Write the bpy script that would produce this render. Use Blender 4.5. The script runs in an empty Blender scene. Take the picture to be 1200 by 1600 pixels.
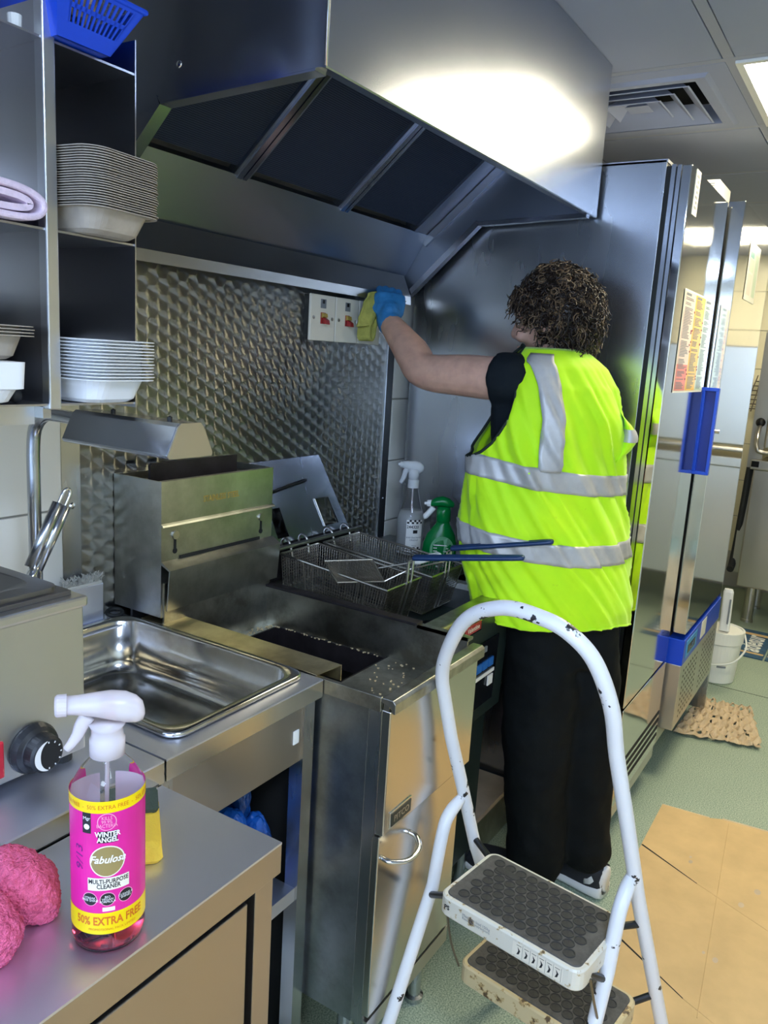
import bpy, bmesh, math, random
from math import sin, cos, pi, radians as R
from mathutils import Vector as V, Matrix, noise
random.seed(7)
S = bpy.context.scene
COL = S.collection
# ------------------------------------------------------------------ camera
yaw, pit, rol = R(31.774), R(-11.196), R(3.480)
cf = V((cos(yaw)*cos(pit), sin(yaw)*cos(pit), sin(pit)))
cr = cf.cross(V((0, 0, 1))).normalized(); cu = cr.cross(cf)
cx = cr*cos(rol) + cu*sin(rol); cy = cu*cos(rol) - cr*sin(rol)
cam = bpy.data.cameras.new('camera'); co = bpy.data.objects.new('camera', cam); COL.objects.link(co)
co.matrix_world = Matrix(((cx.x, cy.x, -cf.x, 0), (cx.y, cy.y, -cf.y, 0), (cx.z, cy.z, -cf.z, 1.45), (0, 0, 0, 1)))
cam.sensor_fit = 'HORIZONTAL'; cam.sensor_width = 36; cam.lens = 1244.36/1200*36; cam.clip_start = .02
S.camera = co
# ------------------------------------------------------------------ world, exposure
w = bpy.data.worlds.new('world'); S.world = w; w.use_nodes = True
w.node_tree.nodes['Background'].inputs[0].default_value = (.55, .65, .9, 1)
w.node_tree.nodes['Background'].inputs[1].default_value = .15
S.view_settings.view_transform = 'Standard'; S.view_settings.look = 'None'
S.view_settings.gamma = 1; S.view_settings.use_curve_mapping = False
S.view_settings.exposure = 0.28
try:
    S.cycles.use_denoising = True; S.cycles.max_bounces = 10; S.cycles.glossy_bounces = 6
    S.cycles.sample_clamp_indirect = 6
except Exception: pass
LED_WARM, FILL_COOL = (1, .90, .63), (.60, .75, 1)  # the cool colour serves only the added, unseen panels
LED_POWER = 22.0
# added cool fill light behind the viewer; no window is built there
al = bpy.data.lights.new('added_cool_fill', 'AREA'); al.shape = 'RECTANGLE'; al.size = 2.3; al.size_y = 1.15
al.energy = 34; al.color = (.46, .64, 1)
ao = bpy.data.objects.new('added_cool_fill', al); COL.objects.link(ao)
ao.matrix_world = Matrix(((0, 0, -1, -1.66), (-1, 0, 0, 0.0), (0, 1, 0, 1.5), (0, 0, 0, 1)))
# ------------------------------------------------------------------ materials
MATS = {}
def newmat(n):
    m = bpy.data.materials.new(n); m.use_nodes = True; MATS[n] = m
    return m, m.node_tree.nodes, m.node_tree.links, m.node_tree.nodes['Principled BSDF']
def rgb(c): return (c[0], c[1], c[2], 1)
def noise_fac(N, L, scale, detail=3, stretch=(1, 1, 1), rough=.55):
    tc = N.new('ShaderNodeTexCoord'); mp = N.new('ShaderNodeMapping'); nz = N.new('ShaderNodeTexNoise')
    mp.inputs['Scale'].default_value = stretch
    nz.inputs['Scale'].default_value = scale; nz.inputs['Detail'].default_value = detail; nz.inputs['Roughness'].default_value = rough
    L.new(tc.outputs['Object'], mp.inputs['Vector']); L.new(mp.outputs[0], nz.inputs['Vector'])
    return nz.outputs['Fac']
def ramp(N, L, fac, stops):
    r = N.new('ShaderNodeValToRGB'); e = r.color_ramp.elements
    while len(e) < len(stops): e.new(.5)
    for k, (p, c) in enumerate(stops):
        e[k].position = p; e[k].color = rgb(c) if len(c) == 3 else c
    L.new(fac, r.inputs[0]); return r.outputs[0]
def maprange(N, L, fac, a, b, c, d):
    m = N.new('ShaderNodeMapRange')
    for i, x in enumerate((a, b, c, d)): m.inputs[i+1].default_value = x
    L.new(fac, m.inputs[0]); return m.outputs[0]
def bump(N, L, b, fac, strength, dist=.002):
    n = N.new('ShaderNodeBump'); n.inputs['Strength'].default_value = strength; n.inputs['Distance'].default_value = dist
    L.new(fac, n.inputs['Height']); L.new(n.outputs[0], b.inputs['Normal'])
def plain(n, c, rough=.5, metal=0, bumps=None, var=None, spec=.5, trans=0, ior=1.45, alpha=1, sheen=0, sss=0, coat=0):
    m, N, L, b = newmat(n)
    b.inputs['Base Color'].default_value = rgb(c); b.inputs['Roughness'].default_value = rough
    b.inputs['Metallic'].default_value = metal; b.inputs['Specular IOR Level'].default_value = spec
    b.inputs['Transmission Weight'].default_value = trans; b.inputs['IOR'].default_value = ior
    b.inputs['Alpha'].default_value = alpha; b.inputs['Sheen Weight'].default_value = sheen
    b.inputs['Coat Weight'].default_value = coat
    if sss:
        b.inputs['Subsurface Weight'].default_value = sss; b.inputs['Subsurface Radius'].default_value = (.02, .008, .004); b.inputs['Subsurface Scale'].default_value = .3
    if var:   # (scale, amount)
        f = noise_fac(N, L, var[0], 4)
        k = var[1]
        L.new(ramp(N, L, f, [(.3, [x*(1-k) for x in c]), (.7, [min(1, x*(1+k)) for x in c])]), b.inputs['Base Color'])
    if bumps: bump(N, L, b, noise_fac(N, L, bumps[0], 3), bumps[1], bumps[2] if len(bumps) > 2 else .002)
    return m
def steel(n, c=(.62, .63, .64), rough=.25, stretch=(1, 1, 40), brush=.03, dirt=None, smear=.04, aniso=None, var=.018):
    brush *= .35
    m, N, L, b = newmat(n)
    b.inputs['Metallic'].default_value = 1
    if aniso:
        b.inputs['Anisotropic'].default_value = aniso[0]; cb_ = N.new('ShaderNodeCombineXYZ')
        for i in range(3): cb_.inputs[i].default_value = aniso[1][i]
        L.new(cb_.outputs[0], b.inputs['Tangent'])
    f1 = noise_fac(N, L, 14, 3, stretch); f2 = noise_fac(N, L, 3.5, 2)
    ad = N.new('ShaderNodeMath'); ad.operation = 'ADD'
    L.new(maprange(N, L, f1, .25, .75, rough-var, rough+var), ad.inputs[0])
    L.new(maprange(N, L, f2, .2, .8, -smear*.5, smear*.5), ad.inputs[1]); L.new(ad.outputs[0], b.inputs['Roughness'])
    if dirt:
        f3 = noise_fac(N, L, dirt[1], 6, (1, 1, 1), .65)
        L.new(ramp(N, L, f3, [(.38, dirt[0]), (.62, c)]), b.inputs['Base Color'])
    else:
        L.new(ramp(N, L, f2, [(.2, [x*.96 for x in c]), (.8, c)]), b.inputs['Base Color'])
    bump(N, L, b, noise_fac(N, L, 60, 2, stretch), brush, .001)
    return m
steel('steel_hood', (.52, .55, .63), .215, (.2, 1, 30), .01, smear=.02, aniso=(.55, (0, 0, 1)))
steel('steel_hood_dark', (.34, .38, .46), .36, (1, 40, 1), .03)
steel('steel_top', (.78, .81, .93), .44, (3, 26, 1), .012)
steel('steel_door', (.62, .6, .56), .22, (1, 1, .05), .02)
steel('steel_cabinet', (.47, .44, .42), .30, (1, 1, .2), .004, smear=.03)
steel('steel_fridge_side', (.50, .52, .55), .27, (1, 1, .2), .002, smear=.02)
steel('steel_fridge_front', (.70, .70, .68), .075, (30, 1, 1), .006, smear=.05)
steel('steel_greasy', (.56, .57, .53), .33, (2, 2, 2), .03, ((.36, .37, .33), 7))
steel('steel_fryer_top', (.54, .54, .49), .34, (3, 3, 3), .05, ((.28, .27, .23), 12))
steel('steel_fryer_side', (.42, .45, .47), .36, (3, 3, 1), .04, ((.25, .27, .27), 7))
steel('steel_cap', (.82, .73, .48), .36, (2, 2, 2), .05, ((.55, .46, .26), 10))
steel('steel_pan', (.62, .62, .6), .16, (6, 6, 6), .05, ((.42, .4, .36), 6), smear=.16)
steel('steel_shelf', (.50, .50, .53), .30, (1, 1, .05), .02)
steel('steel_shelf_edge', (.66, .68, .72), .3, (1, 1, .1), .02)
steel('steel_bain', (.68, .68, .69), .3, (1, 1, .05), .04)
steel('steel_tube', (.5, .52, .55), .22, (1, 1, 1), .02)
steel('steel_wire', (.52, .5, .46), .3, (1, 1, 1), .02)
steel('steel_wire_dark', (.26, .235, .2), .4, (1, 1, 1), .02)
steel('steel_lid', (.60, .64, .74), .26, (10, 1, 1), .003)
steel('steel_ledge', (.60, .58, .55), .32, (1, 40, 1), .03)
steel('steel_far', (.56, .54, .48), .30, (1, 1, .3), .01)
steel('lid_dark', (.22, .22, .24), .34, (1, 1, 1), .01)
steel('chrome', (.75, .75, .75), .1, (1, 1, 1), 0)
plain('black_iron', (.02, .016, .018), .55, .3, (60, .4), (20, .5))
plain('hot_oil_dark', (.004, .004, .003), .3, spec=.2)
plain('black_plastic', (.012, .013, .015), .38)
plain('black_rubber', (.014, .016, .017), .6)
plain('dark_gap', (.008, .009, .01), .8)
plain('white_plastic', (.82, .83, .82), .35)
plain('cream_plastic', (.78, .76, .68), .4)
plain('red_plastic', (.35, .03, .03), .35)
plain('red_bright', (.5, .02, .04), .3)
plain('blue_plastic', (.008, .06, .55), .33)
plain('blue_well_shade', (.004, .025, .25), .4)
plain('blue_crate', (.006, .065, .62), .36)
plain('blue_light', (.05, .3, .62), .4)
plain('navy_handle', (.01, .035, .11), .3)
plain('tile_white', (.80, .80, .76), .12)
plain('tile_cream', (.78, .74, .56), .22)
plain('grout', (.42, .41, .38), .9)
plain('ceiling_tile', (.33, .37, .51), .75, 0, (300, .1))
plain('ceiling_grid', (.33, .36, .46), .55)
plain('wall_pale', (.7, .68, .56), .6)
plain('paper_white', (.85, .85, .82), .6)
plain('foam_white', (.86, .87, .88), .5, sss=.0)
plain('pulp_brown', (.40, .35, .29), .75, 0, (150, .15), (40, .08))
plain('cloth_pink_pale', (.74, .6, .72), .95, 0, (220, .5, .003), (90, .12))
plain('microfibre_pink', (1.0, .15, .28), .95, 0, (300, 1, .009), (140, .3), spec=.15)
plain('cloth_yellow', (.42, .42, .10), .95, 0, (300, .4, .002), (60, .15))
plain('sponge_yellow', (.78, .52, .05), .9, 0, (180, .7, .003))
plain('sponge_green', (.05, .07, .05), .95, 0, (200, .7, .003))
plain('skin', (.60, .36, .27), .5, 0, (120, .08), (30, .12), sss=.15)
plain('glove_blue', (.03, .20, .48), .5, 0, (150, .2), (40, .15))
plain('tshirt_black', (.006, .010, .014), .85, 0, (160, .25), spec=.25)
plain('trouser_black', (.004, .0055, .006), .8, spec=.2, bumps=(200, .2), var=(12, .3))
plain('reflective_tape', (.50, .50, .50), .42, .25, (90, .15), (14, .15))
plain('vest_binding', (.01, .02, .015), .7)
plain('shoe_white', (.75, .75, .74), .55, 0, (60, .4, .004))
plain('shoe_dark', (.02, .022, .028), .7)
plain('hair_brown', (.022, .014, .010), .34)
plain('hair_brown_light', (.16, .105, .06), .34)
plain('cardboard', (.66, .45, .21), .8, 0, (90, .06), (10, .08))
plain('cardboard_edge', (.72, .56, .33), .9)
plain('pulp_mat', (.60, .46, .29), .9, 0, (80, .3), (25, .12))
plain('print_blue', (.03, .09, .17), .7, 0, None, (30, .3))
plain('print_white', (.75, .78, .75), .7)
plain('bucket_white', (.80, .80, .74), .4)
plain('label_pink', (.74, .015, .29), .4, 0, None, (9, .12))
plain('label_yellow', (.86, .62, .0), .4)
plain('label_cream', (.8, .74, .62), .5)
plain('label_backing', (.86, .74, .80), .5)
plain('label_gold', (.30, .22, .08), .45)
plain('label_rose', (.85, .35, .5), .5)
plain('ink_black', (.012, .012, .014), .5)
plain('ink_violet', (.20, .02, .20), .5)
plain('ink_orange', (.62, .14, .01), .5)
plain('ink_grey', (.2, .22, .25), .5)
plain('clear_plastic', (.98, .97, .98), .05, trans=1, ior=1.04, coat=.5)
plain('milky_plastic', (.92, .84, .86), .25, trans=.45, ior=1.35)
plain('white_trigger', (.80, .83, .86), .3, trans=.25, ior=1.3)
plain('pink_liquid', (.95, .05, .12), .03, trans=1, ior=1.2)
plain('cloudy_liquid', (.80, .83, .82), .2, trans=.55, ior=1.25)
plain('green_bottle', (.0, .17, .035), .22)
plain('green_label', (.16, .42, .22), .45)
plain('thin_film', (.80, .82, .88), .12, trans=.8, ior=1.15, bumps=(50, 1, .02))
plain('packet_blue', (.01, .09, .40), .25, 0, (40, .7, .01), (14, .9))
plain('packet_dark', (.02, .05, .07), .3, 0, (40, .7, .01), (14, .9))
plain('bag_white', (.72, .75, .80), .3, 0, (25, .8, .02))
plain('bag_grey', (.32, .32, .36), .35, 0, (25, .8, .02))
plain('poster_white', (.84, .82, .74), .3)
plain('poster_red', (.78, .25, .2), .35)
plain('poster_pink', (.84, .66, .58), .35)
plain('poster_amber', (.86, .54, .10), .35)
plain('poster_green', (.58, .70, .55), .35)
plain('poster_teal', (.12, .4, .4), .35)
plain('wood_board', (.55, .42, .28), .7, 0, None, (8, .2))
plain('brass_print', (.42, .30, .07), .5)
plain('screen_black', (.006, .007, .009), .18)
plain('fryer_black', (.018, .028, .024), .35)
plain('crumbs', (.62, .5, .3), .9)
plain('bristle', (.60, .60, .56), .9)
plain('eye_white', (.8, .8, .78), .2)
# painted stool tube: chips are wear with their own shape
def chipped(n, c, chip, scale, thr, rust=None):
    m, N, L, b = newmat(n); b.inputs['Roughness'].default_value = .32
    f = noise_fac(N, L, scale, 4, (1, 1, 1), .6)
    stops = [(thr, chip), (thr+.012, c)]
    if rust: stops = [(thr-.03, chip), (thr, rust), (thr+.05, c)]
    L.new(ramp(N, L, f, stops), b.inputs['Base Color'])
chipped('stool_white', (.78, .78, .80), (.02, .02, .022), 26, .345)
chipped('stool_step_white', (.70, .66, .56), (.10, .06, .03), 55, .36, (.48, .36, .18))
chipped('stool_step_rust', (.60, .48, .27), (.10, .06, .03), 45, .40, (.40, .26, .10))
plain('tread_rubber', (.088, .082, .072), .8, 0, (300, .3), (70, .25))
plain('tread_stud', (.038, .036, .032), .75, 0, (300, .2), (70, .2))
plain('tread_ring', (.085, .08, .07), .8)
def hivis():
    m, N, L, b = newmat('hivis')
    f = noise_fac(N, L, 7, 4)
    g = noise_fac(N, L, 16, 5, (1, 1, 1.6), .7)
    mx = N.new('ShaderNodeMix'); mx.data_type = 'RGBA'
    L.new(ramp(N, L, f, [(.3, (.50, .95, .0)), (.7, (.62, 1, .0))]), mx.inputs[6])
    mx.inputs[7].default_value = (.24, .36, .03, 1)
    L.new(maprange(N, L, g, .66, .78, 0, .55), mx.inputs[0])
    L.new(mx.outputs[2], b.inputs['Base Color']); b.inputs['Roughness'].default_value = .7
    b.inputs['Sheen Weight'].default_value = .2
    bump(N, L, b, noise_fac(N, L, 30, 3), .15, .004)
hivis()
def floor_mat():
    m, N, L, b = newmat('floor_vinyl')
    f = noise_fac(N, L, 260, 2); g = noise_fac(N, L, 3, 4)
    a = ramp(N, L, f, [(.36, (.19, .26, .20)), (.5, (.33, .41, .31)), (.68, (.52, .58, .45))])
    mx = N.new('ShaderNodeMix'); mx.data_type = 'RGBA'; mx.blend_type = 'MULTIPLY'; mx.inputs[0].default_value = .5
    L.new(a, mx.inputs[6]); L.new(ramp(N, L, g, [(.3, (.75, .8, .8)), (.7, (1, 1, .96))]), mx.inputs[7])
    L.new(mx.outputs[2], b.inputs['Base Color']); b.inputs['Roughness'].default_value = .5
    bump(N, L, b, f, .1, .001)
floor_mat()
def turned():
    # engine-turned stainless: each small cell is brushed in circles about its own centre
    m, N, L, b = newmat('steel_turned')
    tc = N.new('ShaderNodeTexCoord'); sp = N.new('ShaderNodeSeparateXYZ'); L.new(tc.outputs['Object'], sp.inputs[0])
    def mt(op, a, c=None):
        n = N.new('ShaderNodeMath'); n.operation = op
        for i, q in enumerate((a, c)):
            if q is None: continue
            if isinstance(q, (int, float)): n.inputs[i].default_value = q
            else: L.new(q, n.inputs[i])
        return n.outputs[0]
    px_, pz_ = .058, .0335      # hexagonal lattice of overlapping swirls
    def cell(o):
        a = mt('SUBTRACT', mt('FLOORED_MODULO', mt('ADD', sp.outputs[0], o*px_/2), px_), px_/2)
        c = mt('SUBTRACT', mt('FLOORED_MODULO', mt('ADD', sp.outputs[2], o*pz_/2), pz_), pz_/2)
        return a, c, mt('ADD', mt('MULTIPLY', a, a), mt('MULTIPLY', c, c))
    a0, c0, l0 = cell(0); a1, c1, l1 = cell(1); sel = mt('LESS_THAN', l1, l0)
    def pick(p, q): return mt('ADD', p, mt('MULTIPLY', sel, mt('SUBTRACT', q, p)))
    u = mt('ADD', pick(a0, a1), .012); v = mt('SUBTRACT', pick(c0, c1), .010)
    cmb = N.new('ShaderNodeCombineXYZ')
    L.new(u, cmb.inputs[0]); L.new(v, cmb.inputs[2])
    nm = N.new('ShaderNodeVectorMath'); nm.operation = 'NORMALIZE'; L.new(cmb.outputs[0], nm.inputs[0])
    b.inputs['Metallic'].default_value = 1; b.inputs['Base Color'].default_value = (.42, .41, .37, 1)
    b.inputs['Roughness'].default_value = .33; b.inputs['Anisotropic'].default_value = 1.0
    L.new(nm.outputs[0], b.inputs['Tangent'])
    bump(N, L, b, mt('SQRT', mt('ADD', mt('MULTIPLY', u, u), mt('MULTIPLY', v, v))), .22, .10)
    f = noise_fac(N, L, 4, 4)
    L.new(ramp(N, L, f, [(.3, (.25, .25, .235)), (.7, (.38, .375, .35))]), b.inputs['Base Color'])
turned()
def filter_mat():
    m, N, L, b = newmat('filter_mesh')
    tc = N.new('ShaderNodeTexCoord'); ws = N.new('ShaderNodeTexWave'); ws.inputs['Scale'].default_value = 90
    ws.bands_direction = 'X'; L.new(tc.outputs['Object'], ws.inputs[0])
    w2 = N.new('ShaderNodeTexWave'); w2.inputs['Scale'].default_value = 90; w2.bands_direction = 'Y'; L.new(tc.outputs['Object'], w2.inputs[0])
    mu = N.new('ShaderNodeMath'); mu.operation = 'MULTIPLY'; L.new(ws.outputs['Fac'], mu.inputs[0]); L.new(w2.outputs['Fac'], mu.inputs[1])
    L.new(ramp(N, L, mu.outputs[0], [(0, (.02, .03, .06)), (1, (.10, .13, .22))]), b.inputs['Base Color'])
    b.inputs['Metallic'].default_value = .7; b.inputs['Roughness'].default_value = .5
    bump(N, L, b, mu.outputs[0], .5, .003)
filter_mat()
def lamp_mat(n, c, e):
    m, N, L, b = newmat(n)
    b.inputs['Base Color'].default_value = (.9, .9, .9, 1)
    b.inputs['Emission Color'].default_value = rgb(c); b.inputs['Emission Strength'].default_value = e
lamp_mat('led_warm', LED_WARM, LED_POWER); lamp_mat('fill_cool', FILL_COOL, LED_POWER*1.1)
plain('display_blue', (.03, .16, .5), .3)
# ------------------------------------------------------------------ mesh builder
def frame_axes(t):
    t = t.normalized(); a = V((0, 0, 1)) if abs(t.z) < .9 else V((1, 0, 0))
    x = t.cross(a).normalized(); return x, t.cross(x).normalized()
class B:
    def __init__(s): s.v = []; s.f = []
    def add(s, vs, fs):
        o = len(s.v); s.v += [V(p) for p in vs]; s.f += [tuple(i+o for i in q) for q in fs]; return s
    def box(s, x0, x1, y0, y1, z0, z1):
        return s.add([(x, y, z) for x in (x0, x1) for y in (y0, y1) for z in (z0, z1)],
                     [(0, 1, 3, 2), (4, 6, 7, 5), (0, 4, 5, 1), (2, 3, 7, 6), (0, 2, 6, 4), (1, 5, 7, 3)])
    def hexa(s, p):   # 8 points: bottom 4 ccw, top 4 ccw
        return s.add(p, [(3, 2, 1, 0), (4, 5, 6, 7), (0, 1, 5, 4), (1, 2, 6, 5), (2, 3, 7, 6), (3, 0, 4, 7)])
    def prism(s, poly, ax, a, b):   # polygon in the two other axes, extruded along ax
        def p3(q, t):
            l = list(q); l.insert(ax, t); return l
        n = len(poly)
        return s.add([p3(q, a) for q in poly]+[p3(q, b) for q in poly],
                     [tuple(range(n)), tuple(range(2*n-1, n-1, -1))]+[(i, (i+1) % n, n+(i+1) % n, n+i) for i in range(n)])
    def loft(s, rings, cap0=True, cap1=True, close=True):
        n = len(rings[0]); vs = [p for r in rings for p in r]; fs = []
        for k in range(len(rings)-1):
            for i in range(n if close else n-1):
                j = (i+1) % n; fs.append((k*n+i, k*n+j, k*n+n+j, k*n+n+i))
        if cap0: fs.append(tuple(range(n-1, -1, -1)))
        if cap1: fs.append(tuple(range((len(rings)-1)*n, len(rings)*n)))
        return s.add(vs, fs)
    def tube(s, pts, r, n=10, cap=True, closed=False, sq=None):
        pts = [V(p) for p in pts]; m = len(pts)
        rs = r if isinstance(r, (list, tuple)) else [r]*m
        def tan(i):
            a = pts[(i-1) % m] if (closed or i > 0) else pts[i]; b = pts[(i+1) % m] if (closed or i < m-1) else pts[i]
            return (b-a).normalized()
        t0 = tan(0); x, y = frame_axes(t0); rings = []
        for i in range(m):
            t = tan(i); q = t0.rotation_difference(t); x = q @ x; y = q @ y; t0 = t
            rings.append([pts[i]+(x*cos(2*pi*k/n)*rs[i]+y*sin(2*pi*k/n)*rs[i]*(sq or 1)) for k in range(n)])
        if closed:
            rings.append(rings[0]); return s.loft(rings, False, False)
        return s.loft(rings, cap, cap)
    def lathe(s, prof, c=(0, 0, 0), n=28, sx=1, sy=1, ax=2):
        rings = []
        for r, z in prof:
            ring = []
            for k in range(n):
                a, b = r*cos(2*pi*k/n)*sx, r*sin(2*pi*k/n)*sy
                p = {2: (a, b, z), 1: (a, z, b), 0: (z, a, b)}[ax]
                ring.append(V(p)+V(c))
            rings.append(ring)
        return s.loft(rings, prof[0][0] > 1e-6, prof[-1][0] > 1e-6)
    def ball(s, c, r, n=14, m=9, sc=(1, 1, 1)):
        prof = [(max(1e-5, r*sin(pi*k/m)), -r*cos(pi*k/m)) for k in range(m+1)]
        rings = [[V(c)+V((q[0]*cos(2*pi*k/n)*sc[0], q[0]*sin(2*pi*k/n)*sc[1], q[1]*sc[2])) for k in range(n)] for q in prof]
        return s.loft(rings)
    def xf(s, M):
        s.v = [M @ p for p in s.v]; return s
def smooth_path(pts, n=6, closed=False):
    pts = [V(p) for p in pts]; out = []; m = len(pts)
    for i in range(m if closed else m-1):
        g = lambda k: pts[k % m] if closed else pts[max(0, min(m-1, k))]
        a, b, c, d = g(i-1), g(i), g(i+1), g(i+2)
        for k in range(n):
            t = k/n
            out.append(.5*((2*b)+(c-a)*t+(2*a-5*b+4*c-d)*t*t+(3*b-a-3*c+d)*t**3))
    if not closed: out.append(pts[-1])
    return out
def rrect(w, d, r, z, n=5, cx=0, cy=0):
    out = []
    for k, (sx, sy) in enumerate(((1, 1), (-1, 1), (-1, -1), (1, -1))):
        for i in range(n+1):
            a = pi/2*(k+i/n); out.append(V((cx+sx*(w/2-r)+r*cos(a), cy+sy*(d/2-r)+r*sin(a), z)))
    return out
WL = {}
def thing(name, label, cat, loc=(0, 0, 0), group=None):
    o = bpy.data.objects.new(name, None); COL.objects.link(o); o.location = loc; o.empty_display_size = .05
    WL[o.name] = V(loc); o['label'] = label; o['category'] = cat
    if group: o['group'] = group
    return o
def tag(o, label=None, cat=None, group=None, kind=None):
    for k, x in (('label', label), ('category', cat), ('group', group), ('kind', kind)):
        if x: o[k] = x
    return o
def obj(name, b, mat, parent=None, bevel=0, smooth=False, solid=0, sub=0, local=False, kind=None, label=None):
    me = bpy.data.meshes.new(name); off = V((0, 0, 0))
    if parent is not None and not local: off = WL.get(parent.name, off)
    if parent is None and not local and b.v:     # put the origin at the base of the thing
        lo = [min(p[i] for p in b.v) for i in range(3)]; hi = [max(p[i] for p in b.v) for i in range(3)]
        off = V(((lo[0]+hi[0])/2, (lo[1]+hi[1])/2, lo[2]))
    me.from_pydata([tuple(p-off) for p in b.v], [], b.f)
    bm = bmesh.new(); bm.from_mesh(me); bmesh.ops.recalc_face_normals(bm, faces=bm.faces)
    if smooth:
        for f in bm.faces: f.smooth = True
    bm.to_mesh(me); bm.free()
    o = bpy.data.objects.new(name, me); COL.objects.link(o)
    if isinstance(mat, str): mat = MATS[mat]
    me.materials.append(mat)
    if parent is not None: o.parent = parent
    else: o.location = off
    WL[o.name] = off
    if bevel:
        m = o.modifiers.new('bevel', 'BEVEL'); m.width = bevel; m.segments = 2; m.limit_method = 'ANGLE'; m.angle_limit = R(40)
    if solid:
        m = o.modifiers.new('solid', 'SOLIDIFY'); m.thickness = solid; m.offset = 0
    if sub:
        m = o.modifiers.new('sub', 'SUBSURF'); m.levels = sub; m.render_levels = sub
    if kind: o['kind'] = kind
    if label: o['label'] = label
    return o
def struct(name, b, mat, **k): return obj(name, b, mat, kind='structure', **k)
def dup(root, loc=None, label=None):
    r = root.copy(); COL.objects.link(r)
    if loc is not None: r.location = loc
    WL[r.name] = V(r.location)
    if label: r['label'] = label
    for ch in root.children:
        c = ch.copy(); COL.objects.link(c); c.parent = r; WL[c.name] = WL.get(ch.name, V())
        for g in ch.children:
            d = g.copy(); COL.objects.link(d); d.parent = c
    return r
def text(body, size, fn, shear=0, bold=0, sx=1):
    """flat lettering, every vertex (x right, y up, centred) placed by fn"""
    cu_ = bpy.data.curves.new('txt', 'FONT'); cu_.body = body; cu_.size = size; cu_.align_x = 'CENTER'; cu_.align_y = 'CENTER'
    cu_.shear = shear; cu_.offset = bold; cu_.resolution_u = 2; cu_.space_line = .8
    o = bpy.data.objects.new('txt', cu_); COL.objects.link(o)
    dg = bpy.context.evaluated_depsgraph_get(); dg.update()
    me = bpy.data.meshes.new_from_object(o.evaluated_get(dg)); b = B()
    b.add([fn(p.co.x*sx, p.co.y) for p in me.vertices], [tuple(q.vertices) for q in me.polygons])
    bpy.data.objects.remove(o); bpy.data.curves.remove(cu_); bpy.data.meshes.remove(me)
    return b
# ================================================================== SETTING
YW = 1.36
struct('floor', B().box(-1.7, 6.3, -1.4, 1.5, -.05, 0), 'floor_vinyl')
struct('floor_seam', B().box(3.9, 3.904, -1.3, .55, 0, .0006), 'dark_gap')
wb = struct('wall_back', B().box(-1.7, 6.3, YW, YW+.1, 0, 2.5), 'grout')
struct('wall_front', B().box(-1.7, 6.3, -1.4, -1.3, 0, 2.5), 'wall_pale')
struct('wall_left', B().box(-1.8, -1.7, -1.4, 1.5, 0, 2.5), 'wall_pale')
wr = struct('wall_right', B().box(5.9, 6.0, -1.4, 1.5, 0, 2.5), 'grout')
def tiles(parent, spots, mesh_b, mat):
    first = obj('tile', mesh_b, mat, parent, bevel=.002, local=True); off = WL[parent.name]
    for i, p in enumerate(spots):
        o = first if i == 0 else first.copy()
        if i: COL.objects.link(o)
        o.location = V(p)-off
tiles(wb, [(x+.0, YW, z) for x in (.12, .42, .72) for z in (.91-.2, .91, 1.11, 1.31)] + [(2.19, YW, z) for z in (.71, .91, 1.11, 1.31, 1.51)],
      B().box(.002, .256, -.008, .001, .002, .198), 'tile_white')
tiles(wr, [(5.9, y*.2-.3, z*.25+.25) for y in range(0, 7) for z in range(0, 8)],
      B().box(-.008, .001, .002, .198, .002, .248), 'tile_cream')
# the aisle's opposite wall is tiled too; the far door mirrors it
wf2 = bpy.data.objects['wall_front']
tiles(wf2, [(x*.3-.2, -1.3, z*.25+.1) for x in range(20, 21) for z in range(0, 2)], B().box(.002, .298, -.001, .008, .002, .248), 'tile_cream')
ZC = 2.23
cl = struct('ceiling', B().box(-1.7, 6.3, -1.4, 1.5, ZC+.06, ZC+.12), 'ceiling_grid')
gx = [2.30+.615*k for k in range(-7, 7)]; gy = [.48+.615*k for k in range(-3, 3)]
LEDS = {(2, 0): 'led_warm', (-2, 0): 'fill_cool', (5, 0): 'led_warm', (-5, 0): 'fill_cool'}
tb = B().prism([(.014, .003), (.601, .003), (.601, .590+.011), (.014, .601)], 2, 0, .012)
tfirst = None
off = WL['ceiling']
for i, x in enumerate(gx[:-1]):
    for j, y in enumerate(gy[:-1]):
        li, lj = i-7+0, j-2
        if (i-7, j-2) == (0, 1-1+0+0) and False: pass
        key = (round((x-2.30)/.615), round((y-.48)/.615)+1)
        if key in ((0, 0), (-4, -1), (4, 0), (-6, -1), (0, 1)): continue
        if tfirst is None: tfirst = obj('ceiling_tile', B().box(.016, .599, .016, .599, 0, .012), 'ceiling_tile', cl, bevel=.002, local=True); o = tfirst
        else: o = tfirst.copy(); COL.objects.link(o)
        o.location = V((x, y, ZC))-off
gb = B()
for x in gx: gb.box(x-.013, x+.013, -1.4, 1.5, ZC+.001, ZC+.02)
for y in gy: gb.box(-1.7, 6.3, y-.013, y+.013, ZC+.0015, ZC+.0195)
obj('ceiling_grid', gb, 'ceiling_grid', cl)
def led(x, mat, label, row=0):
    yb = .48+.615*row; t = thing('ceiling_light', label, 'ceiling light', (x+.3075, yb-.3075, ZC))
    y0, y1 = yb-.615+.012, yb-.012; x0, x1 = x+.012, x+.603
    f = B().box(x0, x1, y0, y0+.018, ZC-.006, ZC+.03).box(x0, x1, y1-.018, y1, ZC-.006, ZC+.03)
    f.box(x0, x0+.018, y0+.018, y1-.018, ZC-.006, ZC+.03).box(x1-.018, x1, y0+.018, y1-.018, ZC-.006, ZC+.03)
    obj('light_frame', f, 'white_plastic', t)
    obj('diffuser', B().box(x0+.018, x1-.018, y0+.018, y1-.018, ZC, ZC+.02), mat, t)
led(2.30, 'led_warm', 'square lit ceiling panel beside the air vent')
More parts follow.
